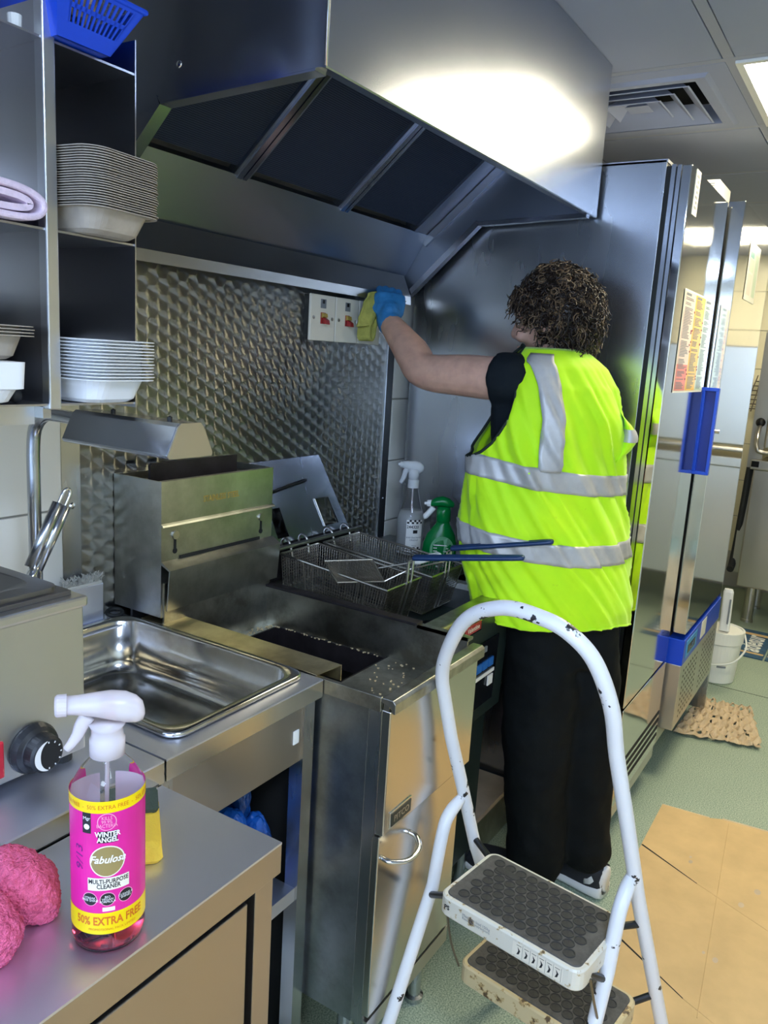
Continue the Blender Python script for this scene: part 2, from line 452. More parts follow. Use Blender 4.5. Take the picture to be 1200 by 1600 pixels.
led(2.30+4*.615, 'led_warm', 'added square ceiling panel, out of view, lighting the far end of the aisle')  # unseen panel, added to light the far end
led(2.30-4*.615, 'fill_cool', 'added square ceiling panel, out of view, lighting the near end of the aisle', -1)  # unseen panel, added to reach the tiles under the shelf
led(2.30-6*.615, 'fill_cool', 'added square ceiling panel, unseen, lighting from behind the viewer', -1)  # another added panel, cool fill from out of view
# air vent
t = thing('air_vent', 'square white four-way air vent set in the ceiling beside the extraction hood', 'air vent', (2.6075, .7875, ZC))
cxv, cyv = 2.6075, .7875
def sq(h, z): return [V((cxv-h, cyv-h, z)), V((cxv+h, cyv-h, z)), V((cxv+h, cyv+h, z)), V((cxv-h, cyv+h, z))]
obj('vent_plate', B().loft([sq(.295, ZC+.012), sq(.295, ZC), sq(.245, ZC-.001), sq(.235, ZC-.010), sq(.205, ZC-.008), sq(.205, ZC+.05)], False, False), 'ceiling_tile', t)
for h in (.185, .135, .085):
    obj('vent_blade', B().loft([sq(h, ZC-.010), sq(h-.004, ZC-.012), sq(h-.055, ZC+.035), sq(h-.051, ZC+.037)], False, False), 'ceiling_tile', t)
obj('vent_centre', B().loft([sq(.035, ZC-.004), sq(.012, ZC+.02)]), 'ceiling_tile', t)
obj('vent_neck', B().box(cxv-.2, cxv+.2, cyv-.2, cyv+.2, ZC+.052, ZC+.058), 'dark_gap', t)
# ================================================================== HOOD
t = thing('extraction_hood', 'large stainless steel extraction hood over the fryers', 'extractor hood', (1.6, 1.05, 1.6))
obj('front_panel', B().prism([(.755, 2.228), (.755, 1.849), (.757, 1.847), (.782, 1.851), (.782, 1.853), (.758, 1.853), (.758, 2.228)], 0, .99, 2.222), 'steel_hood', t)
obj('corner_highlight', B().tube([(.9905, .7565, 1.849), (.9905, .7565, 2.228)], .0028, 10), 'chrome', t, smooth=True)  # bright tube added to make the highlight down the folded corner
prof = [(.759, 2.228), (.759, 1.852), (1.10, 1.838), (1.345, 1.612), (1.357, 1.612), (1.357, 2.228)]
obj('end_panel', B().prism(prof, 0, .993, .996), 'steel_hood', t)
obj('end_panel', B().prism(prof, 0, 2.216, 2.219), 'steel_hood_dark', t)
ov = obj('end_cover', B().prism([(.758, 2.227), (.758, 1.849), (1.085, 1.836), (1.102, 1.85), (1.09, 1.866), (.79, 2.227)], 0, .9895, .9925), 'steel_hood', t)
obj('rivet', B().lathe([(.0001, -.003), (.005, -.0015), (.006, 0)], (.9895, 1.052, 1.888), 12, ax=0), 'chrome', ov)
for x0, x1 in ((.99, 1.016), (2.196, 2.22)):
    obj('end_channel', B().hexa([(x0, .775, 1.845), (x1, .775, 1.845), (x1, 1.098, 1.833), (x0, 1.098, 1.833),
                                 (x0, .775, 1.857), (x1, .775, 1.857), (x1, 1.104, 1.845), (x0, 1.104, 1.845)])
        .hexa([(x0, 1.096, 1.834), (x1, 1.096, 1.834), (x1, 1.343, 1.606), (x0, 1.343, 1.606),
               (x0, 1.106, 1.848), (x1, 1.106, 1.848), (x1, 1.355, 1.617), (x0, 1.355, 1.617)]), 'steel_hood', t)
# filters on a 42 degree bank
FA, FB = V((0, 1.28, 1.815)), V((0, .80, 2.222)); fd = (FB-FA).normalized(); fn = V((0, fd.z, -fd.y)).normalized(); fl = (FB-FA).length
if fn.z > 0: fn = -fn
for k, x0 in enumerate((1.0, 1.385, 1.772)):
    x1 = x0+.378
    def q(x, s, d): return FA+fd*s+fn*d+V((x, 0, 0))
    f = obj('grease_filter', B().add([q(x0+.02, .02, .0), q(x1-.02, .02, .0), q(x1-.02, fl, .0), q(x0+.02, fl, .0),
                                       q(x0+.02, .02, -.012), q(x1-.02, .02, -.012), q(x1-.02, fl, -.012), q(x0+.02, fl, -.012)],
                                      [(0, 1, 2, 3), (7, 6, 5, 4), (0, 4, 5, 1), (1, 5, 6, 2), (2, 6, 7, 3), (3, 7, 4, 0)]), 'filter_mesh', t)
    for a, b_ in ((x0+.003, x0+.022), (x1-.022, x1-.003)):
        fr = B().add([q(a, 0, .008), q(b_, 0, .008), q(b_, fl, .008), q(a, fl, .008), q(a, 0, -.014), q(b_, 0, -.014), q(b_, fl, -.014), q(a, fl, -.014)],
               [(0, 1, 2, 3), (7, 6, 5, 4), (0, 4, 5, 1), (1, 5, 6, 2), (2, 6, 7, 3), (3, 7, 4, 0)])
        obj('filter_frame', fr, 'steel_hood_dark', f)
    for xh in ((x1-.06,) if k == 0 else (x0+.06,)):
        obj('filter_handle', B().tube(smooth_path([q(xh, .36, .002), q(xh, .365, .016), q(xh, .48, .016), q(xh, .485, .002)], 4), .0022, 6), 'steel_wire', f)
for xb in (1.381, 1.768):
    def q(x, s, d): return FA+fd*s+fn*d+V((x, 0, 0))
    rb = B()
    for a, b_ in ((xb-.017, xb-.002), (xb+.002, xb+.014)):
        rb.add([q(a, 0, .014), q(b_, 0, .014), q(b_, fl, .014), q(a, fl, .014), q(a, 0, .006), q(b_, 0, .006), q(b_, fl, .006), q(a, fl, .006)],
               [(0, 1, 2, 3), (7, 6, 5, 4), (0, 4, 5, 1), (1, 5, 6, 2), (2, 6, 7, 3), (3, 7, 4, 0)])
    obj('filter_divider', rb, 'steel_hood', t)
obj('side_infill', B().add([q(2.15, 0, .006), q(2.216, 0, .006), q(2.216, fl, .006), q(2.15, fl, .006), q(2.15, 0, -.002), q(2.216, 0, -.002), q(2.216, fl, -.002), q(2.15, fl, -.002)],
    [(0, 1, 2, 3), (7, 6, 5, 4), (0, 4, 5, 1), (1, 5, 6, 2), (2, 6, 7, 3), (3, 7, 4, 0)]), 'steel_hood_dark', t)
obj('side_rail', B().add([q(2.204, -.02, .03), q(2.215, -.02, .03), q(2.215, fl, .03), q(2.204, fl, .03), q(2.204, -.02, .008), q(2.215, -.02, .008), q(2.215, fl, .008), q(2.204, fl, .008)],
    [(0, 1, 2, 3), (7, 6, 5, 4), (0, 4, 5, 1), (1, 5, 6, 2), (2, 6, 7, 3), (3, 7, 4, 0)]), 'steel_hood', t)
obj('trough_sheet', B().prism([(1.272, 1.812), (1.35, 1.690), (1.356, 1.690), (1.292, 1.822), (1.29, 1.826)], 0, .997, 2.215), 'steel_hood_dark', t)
obj('drip_ledge', B().prism([(1.355, 1.692), (1.338, 1.692), (1.308, 1.628), (1.306, 1.604), (1.312, 1.604), (1.314, 1.622), (1.355, 1.622)], 0, .90, 2.192), 'steel_ledge', t)
# ================================================================== SPLASHBACK
t = thing('splashback_panel', 'engine-turned patterned stainless steel panel covering the wall behind the fryers', 'splashback', (1.58, 1.355, .86))
obj('patterned_sheet', B().box(1.018, 2.142, 1.3545, 1.3595, .80, 1.62), 'steel_turned', t)
es = obj('edge_strip', B().box(.972, 1.018, 1.352, 1.359, .80, 1.62), 'steel_fridge_side', t, bevel=.001)
for z in (.966, 1.115, 1.27, 1.42):
    obj('screw', B().lathe([(.0001, -.004), (.005, -.003), (.007, 0)], (.998, 1.352, z), 12, ax=1), 'chrome', es)
es = obj('edge_strip', B().box(2.142, 2.147, 1.349, 1.359, .80, 1.62), 'steel_shelf_edge', t)
es = obj('edge_strip', B().box(2.147, 2.187, 1.351, 1.359, .80, 1.62), 'black_plastic', t, label='dark edge strip')
obj('screw', B().lathe([(.0001, -.003), (.003, -.002), (.004, 0)], (2.167, 1.351, .99), 10, ax=1), 'chrome', es)
# ================================================================== PIGEONHOLE SHELF
t = thing('pigeonhole_shelf', 'stainless steel wall shelf unit divided into pigeonholes holding trays', 'shelf', (.55, 1.18, 1.34))
YS = 1.0
obj('divider', B().box(.708, .711, YS, 1.352, 1.345, 2.2), 'steel_shelf', t)
obj('front_post', B().box(.703, .722, YS-.002, YS+.016, 1.345, 2.2), 'steel_shelf_edge', t, bevel=.002)
obj('side_panel', B().box(.8555, .8575, YS, 1.352, 1.345, 1.872), 'steel_shelf', t)
obj('side_panel', B().box(.20, .202, YS, 1.352, 1.345, 2.2), 'steel_shelf', t)
obj('back_panel', B().box(.20, .708, 1.352, 1.3545, 1.345, 2.2), 'steel_shelf', t); obj('back_panel', B().box(.711, .8555, 1.352, 1.3545, 1.345, 1.872), 'steel_shelf', t)
for z in (1.353, 1.590, 1.828, 2.07):
    if z < 2: obj('shelf_board', B().box(.722, .8555, YS+.002, 1.352, z-.003, z), 'steel_shelf', t)
    obj('shelf_board', B().box(.202, .708, YS+.002, 1.352, z-.003, z), 'steel_shelf', t)
obj('bottom_rail', B().box(.20, .70, YS+.03, YS+.034, 1.322, 1.350), 'steel_shelf_edge', t)
obj('fixing_lug', B().box(.700, .713, YS+.01, YS+.03, 1.332, 1.348), 'steel_tube', t)
# ================================================================== WORKTOPS
def rail_top(bld, x0, x1, y0, y1, zt, ze):
    bld.box(x0, x1, y0, y1, zt-.003, zt); bld.box(x0, x1, y0, y0+.003, ze, zt-.003); return bld
ZT = .87
t = thing('prep_counter', 'stainless steel counter with an inset pan, next to the near fryer', 'counter', (.91, 1.07, 0))
b = B(); x0, x1, y0, y1 = .728, 1.098, .787, 1.352
b.box(x0, x1, y0, .832, ZT-.003, ZT).box(x0, x1, 1.272, y1, ZT-.003, ZT).box(x0, .785, .832, 1.272, ZT-.003, ZT).box(1.078, x1, .832, 1.272, ZT-.003, ZT)
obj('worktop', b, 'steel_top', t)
obj('front_edge', B().prism([(y0+.003, ZT), (y0, ZT-.003), (y0, .836), (y0+.003, .836), (y0+.004, ZT-.004)], 0, x0, x1), 'steel_door', t)
obj('apron_panel', B().box(.752, 1.064, .806, .810, .719, .836), 'steel_cabinet', t)
lb = obj('switch_label', B().box(1.040, 1.056, .8035, .806, .758, .784), 'paper_white', t, bevel=.002)
lg = B().box(1.064, 1.094, .800, .804, .0, .836).box(1.064, 1.068, .804, .83, 0, .836)
obj('leg', lg, 'steel_fridge_side', t); obj('leg', B().box(.73, .752, .800, .83, 0, .836), 'steel_fridge_side', t)
obj('leg', B().box(1.066, 1.094, 1.31, 1.34, 0, .836), 'steel_fridge_side', t); obj('leg', B().box(.73, .752, 1.31, 1.34, 0, .836), 'steel_fridge_side', t)
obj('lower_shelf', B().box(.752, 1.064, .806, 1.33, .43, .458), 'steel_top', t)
obj('side_sheet', B().box(1.090, 1.094, .83, 1.31, .05, .836), 'dark_gap', t)
t = thing('serving_counter', 'stainless steel counter carrying the heated food well', 'counter', (.2, 1.07, 0))
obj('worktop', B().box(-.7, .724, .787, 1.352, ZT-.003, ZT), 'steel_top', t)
obj('front_edge', B().prism([(.790, ZT), (.787, ZT-.003), (.787, .836), (.790, .836), (.791, ZT-.004)], 0, -.7, .724), 'steel_door', t)
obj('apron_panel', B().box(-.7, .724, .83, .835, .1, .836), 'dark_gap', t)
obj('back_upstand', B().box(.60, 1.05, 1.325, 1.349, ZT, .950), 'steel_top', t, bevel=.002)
for x in (-.68, .70): obj('leg', B().box(x, x+.024, .80, .824, 0, .836), 'steel_fridge_side', t)
# near cabinet
t = thing('base_cabinet', 'low stainless steel cabinet in the near corner, under the pink spray bottle', 'cabinet', (.2, .676, 0))
ZB = .8364
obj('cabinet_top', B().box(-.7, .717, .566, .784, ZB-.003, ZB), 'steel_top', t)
obj('front_edge', B().prism([(.569, ZB), (.566, ZB-.003), (.566, .793), (.570, .793), (.570, ZB-.004)], 0, -.7, .717), 'steel_cabinet', t, bevel=.0008)
obj('side_edge', B().box(.713, .717, .570, .784, .793, ZB-.003), 'steel_cabinet', t)
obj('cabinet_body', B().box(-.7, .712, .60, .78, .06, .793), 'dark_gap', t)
obj('stile', B().box(.678, .712, .574, .60, .05, .792), 'steel_cabinet', t, bevel=.001)
obj('side_sheet', B().box(.7125, .7145, .60, .78, .05, .792), 'steel_fryer_side', t)
d = obj('door', B().box(.15, .662, .572, .596, .09, .779), 'steel_cabinet', t, bevel=.0015)
obj('door_handle', B().box(.39, .455, .5705, .5725, .62, .765), 'black_plastic', d, bevel=.002)
obj('handle_recess', B().box(.398, .447, .5700, .5715, .632, .755), 'dark_gap', d)
d = obj('door', B().box(-.7, .138, .572, .596, .09, .779), 'steel_cabinet', t, bevel=.0015)
for x in (-.66, .66): obj('foot', B().lathe([(.02, 0), (.02, .06)], (x, .66, 0), 16), 'black_plastic', t)
# ================================================================== NEAR FRYER
t = thing('deep_fryer', 'greasy stainless steel deep fryer with an open oil tank, at the near end', 'fryer', (1.275, .97, 0))
ft = 'steel_fryer_top'
obj('side_panel', B().box(1.104, 1.108, .69, 1.30, .20, .855), 'steel_fryer_side', t)
obj('side_panel', B().box(1.446, 1.450, .69, 1.30, .20, .855), 'steel_fryer_side', t)
obj('cabinet_floor', B().box(1.108, 1.446, .69, 1.30, .20, .21), 'steel_fryer_side', t)
obj('back_sheet', B().box(1.104, 1.450, 1.30, 1.306, .20, .96), 'steel_fryer_side', t)
obj('corner_post', B().box(1.1045, 1.112, .664, .690, .20, .845), 'steel_fridge_side', t)
obj('corner_post', B().box(1.440, 1.4495, .664, .690, .20, .845), 'steel_fridge_side', t)
# rim: front and left edges
obj('front_rim', B().prism([(.640, .870), (.634, .864), (.634, .846), (.640, .846), (.644, .856), (.664, .862), (.664, .868), (.660, .870)], 0, 1.100, 1.454), ft, t, bevel=.001)
obj('side_rim', B().box(1.100, 1.106, .664, 1.20, .842, .8695), ft, t, bevel=.001)
obj('deck', B().prism([(.660, .862), (.668, .800), (.672, .795), (.852, .795), (.852, .787), (.655, .787), (.650, .86)], 0, 1.106, 1.436), ft, t)
obj('side_wall', B().box(1.430, 1.436, .664, 1.207, .73, .884), ft, t)
obj('side_wall', B().box(1.106, 1.111, .664, 1.207, .73, .868), ft, t)
obj('wall_cap', B().prism([(1.425, .884), (1.425, .890), (1.452, .890), (1.452, .872), (1.449, .872), (1.449, .884)], 1, .784, 1.215), 'black_iron', t, bevel=.001)
obj('wall_top', B().box(1.430, 1.452, .662, .786, .878, .884), ft, t)
obj('back_wall', B().box(1.106, 1.436, 1.205, 1.210, .73, .96), ft, t)
tk = obj('tank', B().box(1.111, 1.430, .852, .856, .60, .795).box(1.111, 1.430, 1.165, 1.170, .60, .792).box(1.111, 1.116, .856, 1.165, .60, .80).box(1.425, 1.430, .856, 1.165, .60, .792).box(1.111, 1.430, .856, 1.165, .60, .604), 'black_iron', t)
obj('oil', B().box(1.117, 1.424, .857, 1.164, .60, .735), 'hot_oil_dark', tk)
obj('back_deck', B().box(1.106, 1.436, 1.170, 1.206, .783, .789), ft, t)
cb = B(); rr = random.Random(3)
for k in range(150):
    e = rr.random()
    if e < .45: x, y, z = rr.uniform(1.13, 1.42), rr.gauss(.785, .03), .796
    elif e < .75: x, y, z = 1.428-abs(rr.gauss(0, .004)), rr.uniform(.87, 1.17), .792
    else: x, y, z = rr.gauss(1.40, .03), rr.uniform(1.172, 1.2), .790
    if not (1.112 < x < 1.43 and .675 < y < 1.2): continue
    r = rr.uniform(.0008, .002); cb.box(x-r, x+r*rr.uniform(.5, 1), y-r, y+r, z-.0006, z+r)
obj('crumbs', cb, 'crumbs', t, kind='stuff')
up = obj('front_panel', B().box(1.104, 1.448, .645, .664, .607, .846), 'steel_door', t, bevel=.002)
bg = obj('badge', B().box(1.122, 1.198, .6425, .645, .614, .647), 'chrome', up, bevel=.001)
obj('badge_face', B().box(1.126, 1.194, .6415, .6425, .618, .643), 'fryer_black', up)
obj('lettering', text('PITCO', .017, lambda x, y: V((1.160+x, .6411, .630+y)), bold=.0003, sx=1.1), 'steel_wire', up)
obj('door', B().box(1.104, 1.425, .652, .668, .226, .603), 'steel_door', t, bevel=.002)
obj('door_handle', B().tube(smooth_path([(1.118, .652, .556), (1.122, .635, .553), (1.145, .618, .549), (1.170, .614, .548), (1.195, .618, .551), (1.213, .635, .556), (1.216, .652, .558)], 5), .0058, 10, sq=.7), 'chrome', t, smooth=True)
obj('plinth', B().box(1.106, 1.43, .655, .67, .178, .214), 'steel_ledge', t)
for x, y in ((1.13, .72), (1.42, .72), (1.13, 1.26), (1.42, 1.26)):
    obj('leg', B().lathe([(.022, 0), (.022, .012), (.015, .016), (.015, .20)], (x, y, 0), 16), 'steel_fridge_side', t)
# filter box on the back of the fryer
fb = obj('flue_box', B().box(1.100, 1.104, 1.213, 1.352, .886, 1.172).box(1.440, 1.444, 1.213, 1.352, .886, 1.172)
    .box(1.104, 1.440, 1.348, 1.352, .886, 1.172).box(1.100, 1.444, 1.209, 1.213, .886, 1.172).box(1.104, 1.44, 1.213, 1.348, .886, .89)
    .box(1.104, 1.440, 1.213, 1.222, 1.166, 1.172).box(1.104, 1.440, 1.340, 1.348, 1.166, 1.172), 'steel_greasy', t)
obj('flue_baffle', B().prism([(1.125, 1.16), (1.125, 1.195), (1.13, 1.2), (1.385, 1.2), (1.385, 1.16)], 1, 1.27, 1.276).box(1.11, 1.435, 1.23, 1.335, 1.152, 1.158), 'black_iron', fb)
obj('flue_ridge', B().prism([(1.209, 1.085), (1.203, 1.083), (1.201, 1.079), (1.209, 1.080)], 0, 1.098, 1.446), 'steel_greasy', fb)
obj('flue_lip', B().prism([(1.209, 1.004), (1.208, 1.006), (1.190, .996), (1.183, .992), (1.190, .905), (1.193, .905), (1.186, .990), (1.209, 1.000)], 0, 1.100, 1.448), 'steel_greasy', fb)
obj('flue_slot', B().box(1.150, 1.400, 1.2065, 1.2085, 1.003, 1.012), 'dark_gap', fb)
for x in (1.137, 1.405):
    k = obj('keyhole', B().lathe([(.0001, -.004), (.009, -.004), (.009, 0)], (x, 1.209, 1.058), 14, ax=1), 'steel_wire', fb)
    obj('keyhole', B().box(x-.003, x+.003, 1.2078, 1.2086, 1.022, 1.05).lathe([(.0001, -.001), (.006, -.001), (.006, 0)], (x, 1.209, 1.024), 12, ax=1), 'dark_gap', fb)
obj('lettering', text('STAINLESS STEEL', .0185, lambda x, y: V((1.272+x, 1.2083, 1.123+y)), bold=.0005, sx=.80), 'brass_print', fb)
# folded cover strip between counter and fryer
cs = [(1.100, .8735), (1.168, .8735), (1.168, .842), (1.1665, .842), (1.1665, .872), (1.100, .872)]
b = B(); n = len(cs)
ys = [(.796, -.004), (.802, -.001), (.815, 0), (1.0, 0), (1.001, 0), (1.268, 0)]
b.loft([[V((x-(.05 if (k == 0 and x < 1.11) else 0)*0, y+(.012 if x < 1.11 and k == 0 else 0), z+(dz if x < 1.11 else 0))) for x, z in cs] for k, (y, dz) in enumerate(ys)])
o = tag(obj('cover_strip', b, 'steel_cap'), 'long folded yellowed metal strip bridging the counter and the near fryer', 'cover strip')
# ================================================================== FAR FRYER
t = thing('deep_fryer', 'dark deep fryer with a control panel and two wire baskets on top', 'fryer', (1.66, 1.02, 0))
X0, X1 = 1.462, 1.868
obj('cabinet', B().box(X0, X1, .80, 1.33, .12, .80), 'fryer_black', t)
obj('front_fascia', B().prism([(.752, .862), (.762, .56), (.80, .56), (.80, .862)], 0, X0, X1), 'fryer_black', t, bevel=.002)
pl = obj('name_plate', B().box(1.588, 1.684, .7475, .7515, .815, .846), 'chrome', t, bevel=.002)
obj('name_plate_face', B().box(1.594, 1.678, .7465, .748, .820, .841), 'red_plastic', pl)
obj('lettering', text('Valentine', .017, lambda x, y: V((1.636+x, .7458, .8305+y)), bold=.0003), 'label_cream', pl)
cp = obj('control_panel', B().prism([(.749, .775), (.755, .60), (.757, .60), (.752, .775)], 0, 1.63, 1.80), 'screen_black', t)
for k in range(4): obj('control_key', B().box(1.645+k*.034, 1.672+k*.034, .7475, .7505, .700, .722), 'display_blue', cp)
obj('label_strip', B().box(1.642, 1.785, .7485, .7510, .680, .689), 'paper_white', cp)
obj('label_strip', B().box(1.752, 1.780, .7485, .7515, .648, .674), 'paper_white', cp)
obj('label_strip', B().box(1.70, 1.728, .7470, .7495, .748, .762), 'ink_grey', cp)
obj('rim', B().box(X0, X1, .752, .800, .850, .870).box(X0, X0+.03, .80, 1.20, .850, .870).box(X1-.03, X1, .80, 1.20, .850, .870).box(X0, X1, 1.20, 1.34, .850, .870), ft, t, bevel=.004)
obj('front_rim_strip', B().box(X0, X1, .747, .756, .852, .872), 'steel_cap', t, bevel=.002)
obj('tank', B().loft([rrect(.346, .40, .05, .868, 6, 1.665, 1.0), rrect(.335, .39, .05, .855, 6, 1.665, 1.0), rrect(.33, .385, .05, .62, 6, 1.665, 1.0)], False, True), 'steel_fryer_side', t)
obj('oil', B().loft([rrect(.334, .389, .05, .70, 6, 1.665, 1.0), rrect(.334, .389, .05, .72, 6, 1.665, 1.0)]), 'hot_oil_dark', t)
obj('rear_housing', B().box(X0+.01, X1-.01, 1.245, 1.335, .87, .958), 'black_iron', t, bevel=.003)
obj('basket_rail', B().tube([(X0+.005, 1.238, .90), (X0+.005, 1.226, .952), (X0+.012, 1.224, .962), (X1-.012, 1.224, .962), (X1-.005, 1.226, .952), (X1-.005, 1.238, .90)], .006, 8), 'steel_wire', t)
for x, y in ((X0+.03, .82), (X1-.03, .82), (X0+.03, 1.3), (X1-.03, 1.3)):
    obj('leg', B().lathe([(.02, 0), (.02, .015), (.014, .02), (.014, .125)], (x, y, 0), 14), 'steel_fridge_side', t)
# side worktop the bottles stand on
t = thing('rear_worktop', 'narrow dark steel worktop between the far fryer and the tall freezer', 'worktop', (2.05, 1.15, 0))
obj('worktop', B().box(1.872, 2.225, .975, 1.352, .835, .86), 'steel_fryer_side', t, bevel=.003)
obj('back_frame', B().box(1.875, 2.222, 1.30, 1.33, 0, .835), 'dark_gap', t)
for x in (1.885, 2.2): obj('leg', B().box(x, x+.02, .985, 1.005, 0, .835), 'steel_fridge_side', t)
t = thing('floor_plinth', 'low steel plinth on the floor beside the person, with a wooden board on it', 'plinth', (2.05, .98, 0))
obj('plinth_body', B().box(1.885, 2.23, .835, 1.28, .0, .125), 'steel_greasy', t, bevel=.003)
bd = obj('wooden_board', B().box(1.89, 2.225, .83, 1.25, .126, .142), 'wood_board'); tag(bd, 'pale wooden board lying on the low steel plinth', 'board')
# ================================================================== SMALL THINGS ON THE COUNTERS
# gastronorm pan dropped into the counter
t = thing('steel_pan', 'deep stainless steel pan with oily residue set into the counter', 'pan', (.93, 1.056, .77))
PCX, PCY, PW, PD = .928, 1.058, .320, .486
obj('pan_shell', B().loft([rrect(PW, PD, .03, .8725, 6, PCX, PCY), rrect(PW, PD, .03, .8775, 6, PCX, PCY), rrect(PW-.006, PD-.006, .03, .8800, 6, PCX, PCY), rrect(PW-.030, PD-.030, .045, .8800, 6, PCX, PCY),
    rrect(PW-.036, PD-.036, .045, .876, 6, PCX, PCY), rrect(PW-.038, PD-.038, .045, .845, 6, PCX, PCY), rrect(PW-.050, PD-.050, .045, .841, 6, PCX, PCY), rrect(PW-.058, PD-.058, .05, .80, 6, PCX, PCY),
    rrect(PW-.064, PD-.064, .05, .785, 6, PCX, PCY), rrect(PW-.085, PD-.085, .05, .776, 6, PCX, PCY), rrect(PW-.13, PD-.13, .05, .774, 6, PCX, PCY)], False, True), 'steel_pan', t, smooth=True)
for p in bpy.data.objects['pan_shell'].data.polygons: p.use_smooth = True
obj('oil_residue', B().add([(.79, .845, .8425), (.90, .845, .8425), (.86, .85, .80), (.797, .905, .80), (.79, .93, .8425)], [(0, 1, 2, 3, 4)]), 'brass_print', t)
# heated food well with lid and ladle
t = thing('food_warmer', 'stainless steel countertop food warmer with a dark lid and a round dial', 'food warmer', (.35, 1.09, .87))
obj('warmer_body', B().box(-.25, .664, .880, 1.30, .884, 1.092), 'steel_bain', t, bevel=.002)
obj('warmer_rim', B().box(-.255, .669, .875, 1.305, 1.092, 1.107), 'steel_bain', t, bevel=.004)
for x, y in ((-.2, .9), (.64, .9), (-.2, 1.28), (.64, 1.28)): obj('foot', B().lathe([(.014, .87), (.014, .884)], (x, y, 0), 12), 'black_rubber', t)
ld = obj('lid', B().box(.30, .655, .893, 1.288, 1.107, 1.114).loft([rrect(.34, .38, .02, 1.114, 5, .475, 1.09), rrect(.34, .38, .02, 1.121, 5, .475, 1.09), rrect(.30, .33, .03, 1.122, 5, .475, 1.09), rrect(.27, .30, .05, 1.116, 6, .475, 1.09), rrect(.10, .1, .03, 1.116, 6, .475, 1.09)], False, True), 'lid_dark', t, bevel=.001)
obj('lid_notch', B().loft([rrect(.055, .04, .018, 1.1226, 5, .628, 1.075), rrect(.055, .04, .018, 1.1232, 5, .628, 1.075)]), 'dark_gap', ld)
kb = obj('dial', B().lathe([(.0001, -.034), (.021, -.034), (.024, -.030), (.025, -.016), (.031, -.012), (.034, -.004), (.034, 0)], (.583, .880, .918), 40, ax=1), 'black_plastic', t, smooth=False, bevel=.001)
arc = B(); A0, A1 = R(95), R(265)
arc.loft([[V((.583+r*cos(a), .8453, .918+r*sin(a))) for r in (.0205, .0205-.0075*sin(pi*k/24)-.001)] for k in range(25) for a in (A0+(A1-A0)*k/24,)], False, False, False)
obj('dial_scale', arc, 'white_plastic', kb)
mk = B()
for k in range(9):
    a = R(120)-R(30)*k; mk.add([V((.583+r*cos(a+s_), .8452, .918+r*sin(a+s_))) for r, s_ in ((.0165, -.05), (.019, -.05), (.019, .05), (.0165, .05))], [(0, 1, 2, 3)])
obj('dial_marks', mk, 'white_plastic', kb)
obj('rocker_switch', B().box(.522, .541, .875, .880, .895, .945), 'red_bright', t, bevel=.003)
t = thing('ladle', 'steel ladle standing in the food warmer, tubular handle leaning right', 'ladle', (.70, 1.06, 1.06))
hd = V((.766, 1.05, 1.212))-V((.70, 1.055, 1.085)); h0 = V((.70, 1.055, 1.085))
sd = hd.cross(V((0, 1, 0))).normalized()
hb = B()
for s_ in (-1, 1): hb.tube([h0+hd*.13+sd*.0065*s_, h0+hd*.86+sd*.0075*s_], .0085, 12)
obj('handle', hb, 'steel_tube', t, smooth=True)
obj('hanging_loop', B().tube(smooth_path([h0+hd*.84-sd*.006, h0+hd*1.0-sd*.006, h0+hd*1.04, h0+hd*1.0+sd*.006, h0+hd*.84+sd*.006], 4), .0028, 8), 'chrome', t, smooth=True)
obj('stem', B().tube([h0+hd*.15, h0, h0-hd*.28+V((-.01, 0, 0))], [.011, .0085, .006], 10, sq=.5), 'chrome', t, smooth=True)
# heat lamp
t = thing('heat_lamp', 'steel tube heat lamp reaching over the counter pan', 'heat lamp', (.853, 1.262, .87))
obj('post', B().tube([(.853, 1.262, .87), (.853, 1.262, 1.2)]+smooth_path([(.853, 1.262, 1.24), (.853, 1.255, 1.285), (.853, 1.228, 1.311), (.853, 1.19, 1.315), (.853, 1.11, 1.312)], 5), .0115, 16), 'steel_tube', t, smooth=True)
tz = [(.872-.019, 1.331), (.872+.02, 1.331), (.872+.026, 1.325), (.872+.046, 1.284), (.872+.044, 1.279), (.872-.042, 1.279), (.872-.046, 1.284), (.872-.026, 1.326)]
obj('lamp_hood', B().prism([(x-.012, z) for x, z in tz], 1, .885, 1.128), 'steel_tube', t, bevel=.0015)
obj('end_cap', B().prism([(x-.012, z) for x, z in tz], 1, .882, .8849), 'steel_ledge', t)
for y in (.93, 1.06): obj('stud', B().lathe([(.004, 1.331), (.004, 1.336), (.0001, 1.338)], (.862, y, 0), 10), 'black_plastic', t)
obj('base_flange', B().lathe([(.026, .87), (.026, .874), (.012, .876)], (.853, 1.262, 0), 20), 'steel_tube', t)
# scrubbing brush on the upstand
t = thing('scrubbing_brush', 'frayed white bristle brush lying on the counter upstand beside the flue box', 'brush', (1.0, 1.337, .95))
obj('brush_block', B().box(.955, 1.045, 1.322, 1.345, .95, .957), 'bristle', t, bevel=.002)
bb = B(); rr = random.Random(5)
for k in range(240):
    p = V((rr.uniform(.955, 1.045), rr.uniform(1.323, 1.345), .957)); q = p+V((rr.gauss(0, .008), rr.gauss(-.004, .006), rr.uniform(.006, .017)))
    bb.tube([p, q], .0009, 3, False)
obj('bristles', bb, 'bristle', t, kind='stuff')
t = thing('drain_plug', 'small black ring lying on the counter by the flue box foot', 'ring', (1.085, 1.32, .87))
obj('ring', B().tube([(1.078+.017*cos(a), 1.325+.012*sin(a), .878+.004*sin(a)) for a in [2*pi*k/20 for k in range(20)]], .0045, 8, closed=True), 'black_rubber', t, smooth=True)
